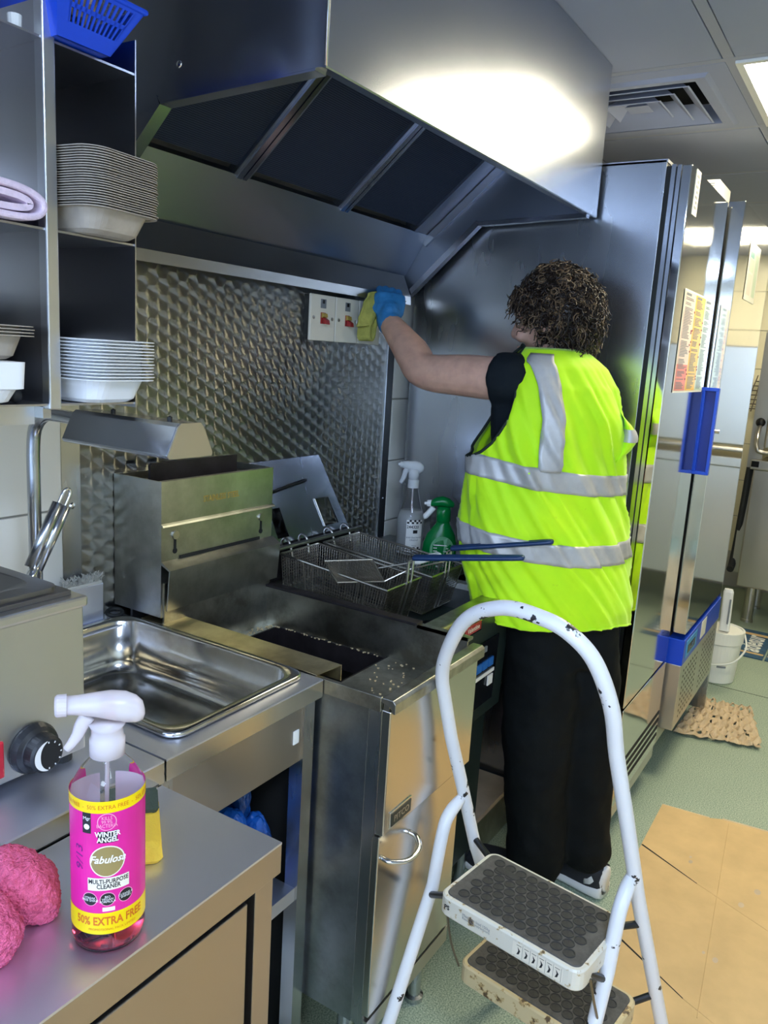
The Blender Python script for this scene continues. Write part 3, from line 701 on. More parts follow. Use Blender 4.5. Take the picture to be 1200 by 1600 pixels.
# trays in the pigeonholes
def tray_mesh(w, d, h, fl, th, mat, name, parent):
    r1, r2 = .03, .022
    b = B().loft([rrect(w*.55, d*.62, .02, 0), rrect(w*.62, d*.68, r2, .0008), rrect(w*.70, d*.76, r2, .006), rrect(w-2*fl, d-2*fl, r1, h-.002), rrect(w-fl, d-fl, r1, h), rrect(w, d, r1, h-.0005),
                  rrect(w, d, r1, h-.0005-th), rrect(w-fl, d-fl, r1, h-th)], True, False)
    return obj(name, b, mat, parent, local=True, smooth=False)
ORD = 'first second third fourth fifth sixth seventh eighth ninth tenth eleventh twelfth thirteenth fourteenth fifteenth sixteenth seventeenth eighteenth nineteenth twentieth twenty-first twenty-second twenty-third twenty-fourth'.split()
def tray_stack(name, n, x, y, z, w, d, h, pitch, mat, label, group, yaw=0, jit=.0015, fl=.012):
    rr = random.Random(n)
    o = tray_mesh(w, d, h, fl, .0012, mat, name, None)
    o['category'] = 'tray'; o['group'] = group
    for k in range(n):
        q = o if k == 0 else o.copy()
        if k: COL.objects.link(q)
        q.location = (x+rr.uniform(-1, 1)*jit, y+rr.uniform(-1, 1)*jit, z+k*pitch); q.rotation_euler = (0, 0, yaw+rr.uniform(-.01, .01))
        q['label'] = label % ('lowest' if k == 0 else 'topmost' if k == n-1 else ORD[k]+' from the bottom')
tray_stack('pulp_tray', 24, .792, 1.055, 1.591, .140, .22, .034, .0033, 'pulp_brown', 'brown pulp food tray, %s in the tall nested stack', 'brown trays in the tall stack', R(6))
tray_stack('foam_tray', 13, .794, 1.06, 1.354, .134, .22, .036, .0047, 'foam_white', 'white foam food tray, %s in the nested white stack', 'white foam trays in the stack', R(6), .001)
tray_stack('pulp_tray', 4, .615, 1.08, 1.412, .13, .20, .034, .0042, 'pulp_brown', 'brown pulp food tray, %s in the short pile above the white tub', 'brown trays in the short pile', R(4))
# white tub under the short pile, torch-like yellow and black item, folded pink cloth, jar
t = thing('white_tub', 'white plastic tub with a rounded base under the short tray pile', 'tub', (.60, 1.08, 1.354))
obj('tub_body', B().loft([rrect(.07, .12, .02, 1.354, 5, .598, 1.06), rrect(.09, .15, .025, 1.358, 5, .598, 1.06), rrect(.105, .17, .03, 1.374, 5, .598, 1.06), rrect(.108, .175, .012, 1.376, 5, .598, 1.06), rrect(.110, .18, .012, 1.411, 5, .598, 1.06)]), 'foam_white', t)
t = thing('marker_pen', 'yellow pen with a black cap behind the white tub', 'pen', (.658, 1.06, 1.36))
obj('barrel', B().tube([(.62, 1.07, 1.362), (.655, 1.03, 1.362)], .008, 12), 'blue_plastic', t)
obj('cap', B().lathe([(.0001, -.010), (.008, -.008), (.0095, 0), (.008, .008), (.0001, .010)], (.664, 1.02, 1.364), 14), 'black_plastic', t, smooth=True)
obj('clip', B().lathe([(.0001, -.004), (.011, -.004), (.012, 0), (.011, .004), (.0001, .004)], (.664, 1.035, 1.376), 16, ax=1), 'label_yellow', t)
t = thing('folded_cloth', 'pale pink folded cloth on the middle left shelf', 'cloth', (.60, 1.08, 1.591))
def cyl_fold(cx_, z0, hw, hh, y0, y1, n=14):
    p = [V((cx_-hw*2, 0, z0)), V((cx_, 0, z0))]
    return p
fold = []
def ribbon(path, th, y0, y1):
    b = B(); rings = []
    for k, p in enumerate(path):
        a = path[max(0, k-1)]; c = path[min(len(path)-1, k+1)]; t_ = (c-a).normalized(); nn = V((-t_.z, 0, t_.x))
        rings.append([p+nn*th/2+V((0, y0, 0)), p+nn*th/2+V((0, y1, 0)), p-nn*th/2+V((0, y1, 0)), p-nn*th/2+V((0, y0, 0))])
    return b.loft(rings)
pth = smooth_path([V((.55, 0, 1.5965)), V((.62, 0, 1.5965)), V((.672, 0, 1.598)), V((.692, 0, 1.608)), V((.690, 0, 1.622)), V((.665, 0, 1.632)), V((.62, 0, 1.636)), V((.55, 0, 1.638))], 5)
pth2 = smooth_path([V((.55, 0, 1.607)), V((.62, 0, 1.607)), V((.660, 0, 1.608)), V((.675, 0, 1.613)), V((.668, 0, 1.620)), V((.64, 0, 1.624)), V((.55, 0, 1.627))], 5)
obj('fold', ribbon(pth, .009, .985, 1.15), 'cloth_pink_pale', t, bevel=.003); obj('fold', ribbon(pth2, .0085, .99, 1.15), 'cloth_pink_pale', t, bevel=.003)
t = thing('glass_jar', 'glass jar standing on the top left shelf', 'jar', (.60, 1.06, 1.829))
obj('jar_body', B().lathe([(.045, 1.829), (.05, 1.834), (.05, 1.90), (.04, 1.93)], (.595, 1.06, 0), 28), 'milky_plastic', t, smooth=True)
obj('jar_foot_ring', B().lathe([(.051, 1.829), (.053, 1.832), (.051, 1.838)], (.595, 1.06, 0), 28), 'steel_wire', t)
t = thing('paper_roll', 'white rolled paper at the front of the top left shelf', 'paper', (.685, 1.02, 1.829))
obj('roll', B().lathe([(.008, 1.829), (.009, 1.85)], (.686, 1.03, 0), 12), 'paper_white', t)
# blue basket with its contents
t = thing('plastic_basket', 'bright blue slotted plastic basket on the top pigeonhole shelf', 'basket', (.775, 1.06, 1.829))
zb, zt_ = 1.830, 1.898
def bq(u, v, f):   # front wall: u across 0..1, v up 0..1
    xa, xb = .718+(.706-.718)*v, .800+(.846-.800)*v
    return V((xa+(xb-xa)*u, .985-.018*v+f, zb+(zt_-zb)*v))
def wallp(b, fn, u0, u1, v0, v1, d=.0022): b.add([fn(u0, v0, 0), fn(u1, v0, 0), fn(u1, v1, 0), fn(u0, v1, 0), fn(u0, v0, d), fn(u1, v0, d), fn(u1, v1, d), fn(u0, v1, d)],
    [(0, 1, 2, 3), (7, 6, 5, 4), (0, 4, 5, 1), (1, 5, 6, 2), (2, 6, 7, 3), (3, 7, 4, 0)])
b = B(); n = 11; us, ue = .16, .90
wallp(b, bq, 0, 1, 0, .30); wallp(b, bq, 0, us, .30, .90); wallp(b, bq, ue, 1, .30, .90); wallp(b, bq, 0, 1, .90, 1); wallp(b, bq, us, ue, .55, .63)
for k in range(n+1):
    uc = us+(ue-us)*k/n
    wallp(b, bq, uc-.014, uc+.014, .30, .90)
obj('basket_front', b, 'blue_crate', t)
rim = [bq(0, 1, 0), bq(1, 1, 0), V((.846, 1.20, zt_)), V((.706, 1.20, zt_))]
b = B()
for lo, hi in (((.800, .985), (.846, .967)), ((.718, .985), (.706, .967))):
    b.add([(lo[0], lo[1], zb), (hi[0], hi[1], zt_), (hi[0], 1.20, zt_), (lo[0], 1.18, zb), (lo[0]-.002, lo[1], zb), (hi[0]-.002, hi[1], zt_), (hi[0]-.002, 1.20, zt_), (lo[0]-.002, 1.18, zb)],
          [(0, 1, 2, 3), (7, 6, 5, 4), (0, 4, 5, 1), (1, 5, 6, 2), (2, 6, 7, 3), (3, 7, 4, 0)])
obj('basket_side', b, 'blue_crate', t)
obj('basket_back', B().add([(.718, 1.18, zb), (.800, 1.18, zb), (.846, 1.20, zt_), (.706, 1.20, zt_)], [(0, 1, 2, 3)]), 'blue_crate', t, solid=.002)
obj('basket_floor', B().box(.718, .80, .985, 1.18, zb, zb+.002), 'blue_crate', t)
obj('basket_rim', B().tube([p+V((0, 0, .001)) for p in rim], .0042, 8, closed=True), 'blue_crate', t)
rr = random.Random(11)
def crumple(c, r, sc, seed, amp=.35, freq=9, n=36, m=24):
    b = B().ball(c, r, n, m, sc); c = V(c)
    for i, p in enumerate(b.v):
        d = p-c; L_ = d.length or 1; q = d/L_
        k = 1+amp*(noise.noise(q*2.2+V((seed, 0, 0)))+.5*noise.noise(q*freq*.7+V((0, seed, 0))))
        b.v[i] = c+d*k
    return b
o = tag(obj('plastic_bag', crumple((.815, 1.03, 1.925), .045, (.75, 1.2, .95), 3.1, .3), 'thin_film', smooth=True), 'crumpled clear plastic bag poking out of the blue basket', 'bag')
t = thing('paper_packets', 'brown and cream paper wrappers standing in the blue basket', 'wrappers', (.76, 1.0, 1.84))
obj('wrapper', crumple((.765, 1.01, 1.90), .034, (.7, 1, 1), 7.7, .3, n=20, m=12), 'wood_board', t); obj('wrapper', crumple((.775, .985, 1.915), .016, (1.2, .8, .8), 2.7, .4, n=16, m=10), 'label_cream', t)
# ------------------------------------------------------------------ pink spray bottle
BC = V((.487, .611, ZB)); TB = math.atan2(-.782, -.6233)   # towards the viewer
t = thing('spray_bottle', 'pink-labelled clear spray bottle on the near cabinet', 'spray bottle', tuple(BC))
def cylmap(rad, da=0):
    def fn(u, z):    # u metres to the right along the surface
        a = TB+da+u/rad; return V((BC.x+rad*cos(a), BC.y+rad*sin(a), z))
    return fn
shell = [(.028, .0), (.0345, .003), (.0365, .010), (.0365, .160), (.036, .168), (.033, .178), (.026, .190), (.0165, .201), (.0145, .205), (.0145, .212)]
obj('bottle_body', B().lathe([(r, ZB+z) for r, z in shell], (BC.x, BC.y, 0), 48), 'clear_plastic', t, smooth=True)
obj('liquid', B().lathe([(r, ZB+z) for r, z in ((.026, .002), (.033, .0045), (.0352, .011), (.0352, .045))], (BC.x, BC.y, 0), 48), 'pink_liquid', t, smooth=True)
def wrap(rad, u0, u1, z0, z1, n=20):
    f = cylmap(rad); return B().loft([[f(u0+(u1-u0)*k/n, z0), f(u0+(u1-u0)*k/n, z1)] for k in range(n+1)], False, False, False)
def wrapdisc(rad, u, z, r, r2=0, n=32, asp=1):
    f = cylmap(rad)
    if r2: return B().loft([[f(u+r*cos(2*pi*k/n), z+r*asp*sin(2*pi*k/n)), f(u+r2*cos(2*pi*k/n), z+r2*asp*sin(2*pi*k/n))] for k in range(n+1)], False, False, False)
    return B().loft([[f(u+r*q*cos(2*pi*k/n), z+r*q*asp*sin(2*pi*k/n)) for q in (1, .8, .6, .4, .2, .001)] for k in range(n+1)], False, False, False)
LW = .0365*2.6
lb = obj('label', wrap(.0367, -LW/1, LW/1, .862, 1.008, 60), 'label_pink', t)
obj('label_backing', wrap(.0361, LW*.27, LW*1.12, .884, 1.0, 40), 'label_backing', lb); obj('label_backing', wrap(.0361, -LW*1.12, -LW*.27, .884, 1.0, 40), 'label_backing', lb)
obj('label_band', wrap(.0369, -LW, LW, .996, 1.0085, 60), 'label_yellow', lb); obj('label_band', wrap(.0369, -LW, LW, .862, .886, 60), 'label_yellow', lb)
def lt(body, size, u, z, mat, rad=.0372, sh=0, bold=0, sx=1):
    f = cylmap(rad); return obj('lettering', text(body, size, lambda x, y: f(u+x, z+y), sh, bold, sx), mat, lb)
lt('50% EXTRA FREE', .0128, .001, .8765, 'ink_orange', bold=.0003, sx=.75)
lt('PROMOTIONAL PACK LIMITED', .0035, .004, .8675, 'ink_orange')
lt('50% EXTRA FREE  -  50% EXTRA FREE  -  50% EXTRA FREE', .0062, 0, 1.002, 'ink_orange', sx=.9)
obj('emblem', wrapdisc(.0369, -.001, .9865, .0092), 'label_rose', lb); obj('emblem', wrapdisc(.03705, -.001, .9865, .0084), 'label_pink', lb)
lt('KILLS\n99.9%\nBACTERIA', .0052, -.001, .9865, 'label_rose', sx=.85)
obj('emblem', wrap(.0370, -.0255, -.0165, .974, .996), 'ink_black', lb)
lt('Mgr', .005, -.021, .990, 'paper_white'); obj('emblem', wrapdisc(.0371, -.021, .981, .003), 'paper_white', lb)
obj('emblem', wrap(.0370, -.0098, .0088, .964, .9765, 8), 'ink_black', lb)
lt('WINTER\nANGEL', .0075, -.0005, .9702, 'paper_white', bold=.0002, sx=.85)
obj('emblem', wrapdisc(.0370, -.001, .9435, .0172), 'label_cream', lb); obj('emblem', wrapdisc(.0371, -.001, .9435, .0160), 'label_gold', lb)
lt('Fabulosa', .0112, -.001, .9455, 'paper_white', .0374, .35, .0002, .9)
obj('emblem', wrap(.0370, -.0205, .0205, .9115, .9255, 14), 'label_cream', lb)
lt('MULTI-PURPOSE\nCLEANER', .0068, 0, .9185, 'ink_black', bold=.00015, sx=.8)
for u in (-.0185, -.001, .017):
    obj('emblem', wrapdisc(.0369, u, .9015, .0076), 'label_rose', lb); obj('emblem', wrapdisc(.0370, u, .9015, .0069), 'ink_black', lb)
lt('STREAK\nFREE SHINE', .0034, -.0185, .9015, 'paper_white'); lt('BIO\nVEGAN\nFORMULA', .0034, -.001, .9015, 'paper_white'); lt('CLEANS &\nSHINES', .0034, .017, .9015, 'paper_white')
obj('emblem', wrap(.0370, -.006, .006, .888, .8925, 6), 'label_cream', lb)
f_ = cylmap(.0371)
obj('handwriting', text('9/13', .016, lambda x, y: f_(-.030-y*.8, .945+x), .2), 'ink_violet', lb)
# trigger head: nozzle to the left in view
hx = V((-.782, .6233, 0)); hy = V((.6233, .782, 0))
def hp(a, z, s=0): return V((BC.x, BC.y, 0))+hx*a+hy*s+V((0, 0, ZB+z))
obj('collar', B().lathe([(.0155, .203), (.0172, .204), (.0172, .221), (.0155, .223), (.0150, .232), (.0185, .238)], (BC.x, BC.y, ZB), 36), 'milky_plastic', t, smooth=True)
def head(path):
    b = B(); rings = []
    for a, z, hh, hw in path:
        rings.append([hp(a, z+hh*sin(2*pi*k/18)*(1 if sin(2*pi*k/18) > 0 else .9), hw*cos(2*pi*k/18)) for k in range(18)])
    return b.loft(rings)
obj('spray_head', head([(-.036, .246, .003, .004), (-.034, .247, .010, .010), (-.028, .249, .0145, .0135), (-.018, .252, .0165, .0155), (-.004, .255, .0155, .0155), (.012, .257, .0125, .013), (.028, .258, .0100, .011), (.038, .2585, .0095, .0105)]), 'milky_plastic', t, smooth=True)
obj('nozzle', head([(.037, .2585, .0115, .0115), (.046, .2585, .0115, .0115), (.048, .2585, .0095, .0095)]), 'milky_plastic', t)
obj('piston', B().box(-.006, .008, -.006, .006, -.006, .008).xf(Matrix.Translation(hp(-.002, .252)) @ Matrix(((hx.x, hy.x, 0, 0), (hx.y, hy.y, 0, 0), (0, 0, 1, 0), (0, 0, 0, 1)))), 'red_plastic', t)
tr = smooth_path([hp(.018, .246), hp(.024, .236), hp(.028, .226), hp(.034, .217), hp(.0385, .212)], 4)
obj('trigger', B().tube(tr, [.0058*(1-.55*k/(len(tr)-1)) for k in range(len(tr))], 8, sq=1.4), 'milky_plastic', t, smooth=True)
obj('dip_tube', B().tube([hp(0, .205), hp(.002, .10), hp(.010, .01)], .0022, 8), 'milky_plastic', t)
# ------------------------------------------------------------------ pink microfibre cloth
def fuzzy(b, amp, f, seed):
    out = []
    cen = sum(b.v, V())/len(b.v)
    for p in b.v:
        d = (p-cen).normalized()
        k = noise.noise(p*f+V((seed, 0, 0)))*amp+noise.noise(p*f*4.3+V((0, seed, 0)))*amp*.5+abs(noise.noise(p*f*11))*amp*.55
        out.append(p+d*k)
    b.v = out; return b
b = B().ball((.452, .705, .872), .040, 110, 76, (.85, 1.0, .98))
for i, p in enumerate(b.v):   # a rolled lobe, flattened where it rests
    z = max(p.z, ZB+.001); b.v[i] = V((p.x+(.868-z)*.25, p.y-(.872-z)*.35, z))
fuzzy(b, .0045, 45, 3); b.v = [V((p.x, p.y, max(p.z, ZB+.0006))) for p in b.v]
t = thing('microfibre_cloth', 'fluffy bright pink microfibre cloth on the near cabinet', 'cloth', (.43, .69, ZB))
obj('cloth_fold', b, 'microfibre_pink', t, smooth=True)
b = B().ball((.393, .69, .862), .045, 110, 76, (.75, 1.1, .80)); b.v = [V((p.x, p.y, max(p.z, ZB+.001))) for p in b.v]; fuzzy(b, .0045, 45, 8); b.v = [V((p.x, p.y, max(p.z, ZB+.0006))) for p in b.v]
obj('cloth_fold', b, 'microfibre_pink', t, smooth=True)
b = B().ball((.335, .72, .858), .05, 60, 40, (.9, 1.0, .7)); b.v = [V((p.x, p.y, max(p.z, ZB+.001))) for p in b.v]; fuzzy(b, .0045, 45, 5); b.v = [V((p.x, p.y, max(p.z, ZB+.0006))) for p in b.v]
obj('cloth_fold', b, 'microfibre_pink', t, smooth=True)
# sponge
t = thing('sponge', 'worn yellow sponge with a dark green scourer, behind the pink spray bottle', 'sponge', (.61, .72, ZB))
M_ = Matrix.Translation((.607, .7150, ZB)) @ Matrix.Rotation(R(50), 4, 'Z')
b = B().loft([rrect(.105, .062, .008, .001), rrect(.112, .068, .01, .006), rrect(.108, .064, .01, .022), rrect(.09, .05, .01, .026)]).xf(M_); fuzzy(b, .004, 60, 2)
b.v = [V((p.x, p.y, max(p.z, ZB+.0004))) for p in b.v]
obj('foam', b, 'sponge_yellow', t)
b = B().loft([rrect(.05, .062, .006, .0245, cx=.04), rrect(.052, .064, .006, .031, cx=.04)]).xf(M_); fuzzy(b, .004, 70, 6); obj('scourer', b, 'sponge_green', t)
# ------------------------------------------------------------------ under the counter
for k, (c, r, sc, m, lab) in enumerate((((.905, .915, .560), .075, (.8, .8, 1.25), 'packet_dark', 'dark glossy packet under the counter, left of the blue ones'),
        ((.975, .905, .545), .07, (.75, .8, 1.1), 'packet_blue', 'crumpled blue foil packet in the gap under the counter'),
        ((1.03, .96, .61), .07, (.42, .9, 1.3), 'packet_blue', 'tall blue packet at the back of the under-counter shelf'),
        ((1.03, .88, .53), .065, (.4, .6, 1.1), 'packet_blue', 'small blue packet beside the counter leg'))):
    b = crumple(c, r, sc, k*3.3+1, .16, 9); b.v = [V((min(p.x, 1.0635), max(p.y, .813), max(p.z, .4585))) for p in b.v]
    tag(obj('snack_packet', b, m), lab, 'packet', 'packets under the counter')
b = crumple((.98, .92, .13), .125, (.75, .7, 1.05), 9.3, .14); b.v = [V((min(max(p.x, .756), 1.0635), max(p.y, .813), max(p.z, .001))) for p in b.v]
tag(obj('carrier_bag', b, 'bag_white', smooth=True), 'white plastic bag on the floor under the counter', 'bag')
b = crumple((.97, .95, .335), .09, (1.0, .9, .85), 4.3, .14); b.v = [V((min(p.x, 1.0635), max(p.y, .813), min(max(p.z, .262), .429))) for p in b.v]
tag(obj('carrier_bag', b, 'bag_grey', smooth=True), 'greyish translucent bag hanging above the white one under the counter', 'bag')
# ================================================================== ON THE FAR FRYER
def PL(*a): return V(a)
# lid leaning on the wall
t = thing('fryer_lid', 'flat stainless fryer lid with a black grip, leaning on the splashback', 'lid', (1.67, 1.28, .958))
LB, LT_ = V((0, 1.262, .960)), V((0, 1.345, 1.160)); ld_ = LT_-LB; lnrm = V((0, -ld_.z, ld_.y)).normalized()
def lp(x, v, d=0): return V((x, 0, 0))+LB+ld_*v+lnrm*d
def lidx(u, v): a, b = 1.475-.01*v, 1.848-.046*v; return a+(b-a)*u
b = B()
cut = [(0, .18, 0, 1), (.30, .72, 0, 1), (.90, 1, 0, 1), (.18, .30, 0, .06), (.18, .30, .42, 1), (.72, .90, 0, .08), (.72, .90, .44, 1)]
for u0, u1, v0, v1 in cut:
    P_ = [lp(lidx(u0, v0), v0), lp(lidx(u1, v0), v0), lp(lidx(u1, v1), v1), lp(lidx(u0, v1), v1)]
    b.add(P_+[p-lnrm*.003 for p in P_], [(0, 1, 2, 3), (7, 6, 5, 4), (0, 4, 5, 1), (1, 5, 6, 2), (2, 6, 7, 3), (3, 7, 4, 0)])
obj('lid_plate', b, 'steel_lid', t)
g = B(); gp = [lp(1.545, .60, .0), lp(1.55, .61, .03), lp(1.585, .63, .042), lp(1.635, .66, .042), lp(1.665, .67, .03), lp(1.67, .67, 0)]
g.tube(smooth_path(gp, 4), .013, 8, sq=.35)
obj('lid_grip', g, 'black_plastic', t, smooth=True)
obj('lid_slot_edge', B().tube([lp(lidx(.72, .08), .08, .002), lp(lidx(.72, .44), .44, .002), lp(lidx(.90, .44), .44, .002)], .0018, 6), 'chrome', t)
# wire baskets
def fry_basket(x0, x1, yb, zb_, yf, zf, label, hx0, hl):
    t = thing('fry_basket', label, 'fry basket', ((x0+x1)/2, (yb+yf)/2, zb_-.11), 'wire baskets on the far fryer')
    e = (V((0, yf, zf))-V((0, yb, zb_))); L_ = e.length; e = e/L_; up = V((1, 0, 0)).cross(e).normalized()
    if up.z < 0: up = -up
    D = .105; W = x1-x0; O_ = V((x0, yb, zb_))
    def q(u, s, h): # u across, s along back->front, h down
        tp = 1-.10*h/D
        return O_+V((W/2+(u-W/2)*tp, 0, 0))+e*(L_/2+(s-L_/2)*tp)-up*h
    wb_ = B(); wr_ = .0012; pitch = .0075
    nu, ns, nh = int(W/pitch), int(L_/pitch), int(D/pitch)
    for k in range(nu+1):
        u = W*k/nu; wb_.tube([q(u, 0, 0), q(u, 0, D), q(u, L_, D), q(u, L_, 0)], wr_, 3, False)
    for k in range(ns+1):
        s_ = L_*k/ns; wb_.tube([q(0, s_, 0), q(0, s_, D), q(W, s_, D), q(W, s_, 0)], wr_, 3, False)
    for k in range(1, nh+1):
        h = D*k/nh; wb_.tube([q(0, 0, h), q(W, 0, h), q(W, L_, h), q(0, L_, h)], wr_, 3, False, True)
    obj('wire_mesh', wb_, 'steel_wire_dark', t, kind='stuff')
    obj('rim_wire', B().tube([q(-.001, -.001, 0), q(W+.001, -.001, 0), q(W+.001, L_+.001, 0), q(-.001, L_+.001, 0)], .0032, 8, closed=True), 'steel_wire', t)
    for u in (0, W):
        for s_ in (.22, .30, .74, .80):
            obj('brace_wire', B().tube([q(u, L_*s_, -.002), q(u, L_*s_+.01, D)], .0019, 6), 'steel_wire', t)
    for u in (.28, .74):
        hk = smooth_path([q(W*u, 0, .02), q(W*u, -.004, -.004), q(W*u, -.010, -.020), q(W*u, -.022, -.026), q(W*u, -.032, -.018), q(W*u, -.034, -.004)], 4)
        obj('hook', B().tube(hk, .0032, 8), 'steel_wire', t, smooth=True)
    # handle bracket and sleeve
    c = W*hx0
    for du in (-.010, .010):
        obj('handle_bracket', B().tube([q(c+du, L_+.003, D*.95), q(c+du, L_+.003, 0), q(c+du, L_-.008, -.055), q(c+du*.6, L_+.006, -.066)], .0028, 7), 'steel_wire', t)
    hs = q(c, L_-.004, -.064); he = hs+hl
    hdir = (he-hs).normalized(); hsd = hdir.cross(V((0, 0, 1))).normalized()
    hb_ = B()
    for s_ in (-1, 1): hb_.tube(smooth_path([hs+hsd*.007*s_, hs+hdir*.04+hsd*.008*s_, hs+hl*.6+hsd*.0075*s_, he-hdir*.01+hsd*.006*s_, he+hsd*.001*s_], 4), .0062, 8)
    obj('handle_sleeve', hb_, 'navy_handle', t, smooth=True)
    return t
fry_basket(1.497, 1.648, 1.218, .950, .905, .921, 'wire fry basket on the near side of the far fryer, a skimmer in it', .60, V((.06, -.245, .035)))
fry_basket(1.672, 1.838, 1.216, .950, .885, .921, 'empty wire fry basket beside the spray bottles', .42, V((.06, -.235, .048)))
# skimmer in the near basket
t = thing('skimmer', 'wire skimmer scoop with a white grip lying across the near basket', 'skimmer', (1.53, .98, .93))
fr_ = [V((1.499, 1.085, .952)), V((1.590, 1.045, .966)), V((1.575, .955, .945)), V((1.52, .915, .930)), V((1.485, 1.00, .935))]
fr_ = [V((1.500, 1.09, .955)), V((1.592, 1.01, .957)), V((1.545, .945, .925)), V((1.462, 1.02, .925))]
obj('scoop_frame', B().tube(fr_, .0026, 7, closed=True), 'steel_wire', t)
sc_ = B(); N_ = 26
cen = sum(fr_, V())/4
for k in range(N_+1):
    for a, b_, c, d in ((fr_[0], fr_[1], fr_[3], fr_[2]), (fr_[1], fr_[2], fr_[0], fr_[3])):
        p, q_ = a.lerp(b_, k/N_), c.lerp(d, k/N_); m_ = (p+q_)/2+V((0, 0, -.016*(1-(2*k/N_-1)**2)))
        sc_.tube([p, m_, q_], .0008, 3, False)
obj('scoop_mesh', sc_, 'steel_wire_dark', t, kind='stuff')
hA = [V((1.545, .945, .925)), V((1.592, 1.01, .957))]
obj('shank', B().tube([hA[0], V((1.60, .905, .953)), V((1.665, .868, .962))], .0022, 6), 'steel_wire', t)
obj('shank', B().tube([V((1.57, .98, .945)), V((1.64, .925, .957)), V((1.69, .875, .966)), V((1.70, .855, .966)), V((1.665, .868, .962))], .0022, 6), 'steel_wire', t)
b = B().loft([rrect(.012, .008, .003, 0), rrect(.022, .012, .005, .01), rrect(.026, .013, .006, .05), rrect(.020, .012, .005, .072), rrect(.01, .006, .002, .076)])
dv = (V((1.725, .88, .975))-V((1.645, .93, .952))).normalized(); xx = dv.cross(V((0, 0, 1))).normalized(); yy = dv.cross(xx)
b.xf(Matrix.Translation((1.645, .925, .955)) @ Matrix(((xx.x, yy.x, dv.x, 0), (xx.y, yy.y, dv.y, 0), (xx.z, yy.z, dv.z, 0), (0, 0, 0, 1))))
obj('grip', b, 'white_plastic', t, smooth=False)
# spray bottles at the back
def bottle_axes(c):
    d = V((c[0], c[1], 0)).normalized(); return d, V((d.y, -d.x, 0))
c = V((2.045, 1.17, .86)); dF, dR = bottle_axes(c)
t = thing('spray_bottle', 'clear trigger bottle of cloudy cleaner with a chequered white label, by the freezer', 'spray bottle', tuple(c))
prof = [(.036, 0), (.0405, .004), (.041, .012), (.041, .105), (.039, .122), (.031, .140), (.024, .165), (.0185, .19), (.0145, .208), (.0145, .216)]
obj('bottle_body', B().lathe([(r, c.z+z) for r, z in prof], (c.x, c.y, 0), 36), 'clear_plastic', t, smooth=True)
obj('liquid', B().lathe([(r-.0015, c.z+z) for r, z in ((.036, .003), (.040, .006), (.041, .014), (.041, .105), (.038, .122), (.033, .134))], (c.x, c.y, 0), 36), 'cloudy_liquid', t, smooth=True)
obj('dip_tube', B().tube([c+V((0, 0, .21)), c+V((0, 0, .02))], .0022, 8), 'milky_plastic', t)
obj('collar', B().lathe([(.0165, c.z+.204), (.0165, c.z+.226), (.014, c.z+.230)], (c.x, c.y, 0), 24), 'white_trigger', t)
def trig(t, c, dr, z0, mat_body, mat_lever, mat_nozzle, s=1.0):
    """trigger head; dr points to the nozzle"""
    sd_ = V((-dr.y, dr.x, 0))
    def hp2(a, z, w=0): return V((c.x, c.y, z0))+dr*a*s+sd_*w*s+V((0, 0, z*s))
    rings = []
    for a, z, hh, hw in [(-.030, .034, .003, .004), (-.028, .033, .010, .010), (-.018, .034, .018, .013), (-.002, .036, .019, .013), (.014, .039, .015, .012), (.030, .041, .012, .010), (.036, .041, .011, .010)]:
        rings.append([hp2(a, z+hh*sin(2*pi*k/14), hw*cos(2*pi*k/14)) for k in range(14)])
    obj('spray_head', B().loft(rings), mat_body, t, smooth=True)
    obj('head_neck', B().lathe([(.015*s, z0-.004), (.017*s, z0+.012*s), (.016*s, z0+.03*s)], (c.x, c.y, 0), 20), mat_body, t, smooth=True)
    obj('nozzle', B().tube([hp2(.034, .041), hp2(.044, .041), hp2(.0445, .041), hp2(.050, .041)], [.0105*s, .0095*s, .005*s, .0045*s], 14), mat_nozzle, t)
    pts = smooth_path([hp2(.020, .030), hp2(.027, .018), hp2(.030, .004), hp2(.036, -.010), hp2(.040, -.016)], 4)
    obj('trigger', B().tube(pts, [.0062*s*(1-.35*k/(len(pts)-1)) for k in range(len(pts))], 8, sq=1.5), mat_lever, t, smooth=True)
trig(t, c, -dR, c.z+.232, 'white_trigger', 'white_trigger', 'white_trigger', .96)
TB2 = math.atan2(-c.y, -c.x)
def cmap(cx_, cy_, rad, tb):
    return lambda u, z: V((cx_+rad*cos(tb+u/rad), cy_+rad*sin(tb+u/rad), z))
f2 = cmap(c.x, c.y, .0414, TB2); f3 = cmap(c.x, c.y, .0418, TB2); UO = .014
def wrap2(f, u0, u1, z0, z1, n=12): return B().loft([[f(u0+(u1-u0)*k/n, z0), f(u0+(u1-u0)*k/n, z1)] for k in range(n+1)], False, False, False)
lb2 = obj('label', wrap2(f2, UO-.026, UO+.026, .876, .972), 'paper_white', t)
for r_, z_ in ((0, .878), (1, .884), (0, .961), (1, .967)):
    for k in range(7):
        if (k+r_) % 2 == 0: obj('check_square', wrap2(f3, UO-.0245+k*.007, UO-.0175+k*.007, z_, z_+.006, 2), 'ink_black', lb2)
obj('lettering', text('244320', .0125, lambda x, y: f3(UO-.006+x, .951+y), bold=.0002), 'ink_black', lb2)
obj('emblem', wrap2(f3, UO-.005, UO+.009, .932, .942, 3), 'ink_black', lb2)
obj('lettering', text('anti-bacterial\ncleaner', .0095, lambda x, y: f3(UO+x, .916+y)), 'ink_grey', lb2)
obj('lettering', text('750ml', .006, lambda x, y: f3(UO+x, .894+y)), 'ink_grey', lb2)
c = V((1.958, 1.022, .86)); dF, dR = bottle_axes(c)
t = thing('spray_bottle', 'green trigger spray bottle with a white lever, beside the hi-vis vest', 'spray bottle', tuple(c))
b = B(); rings = []
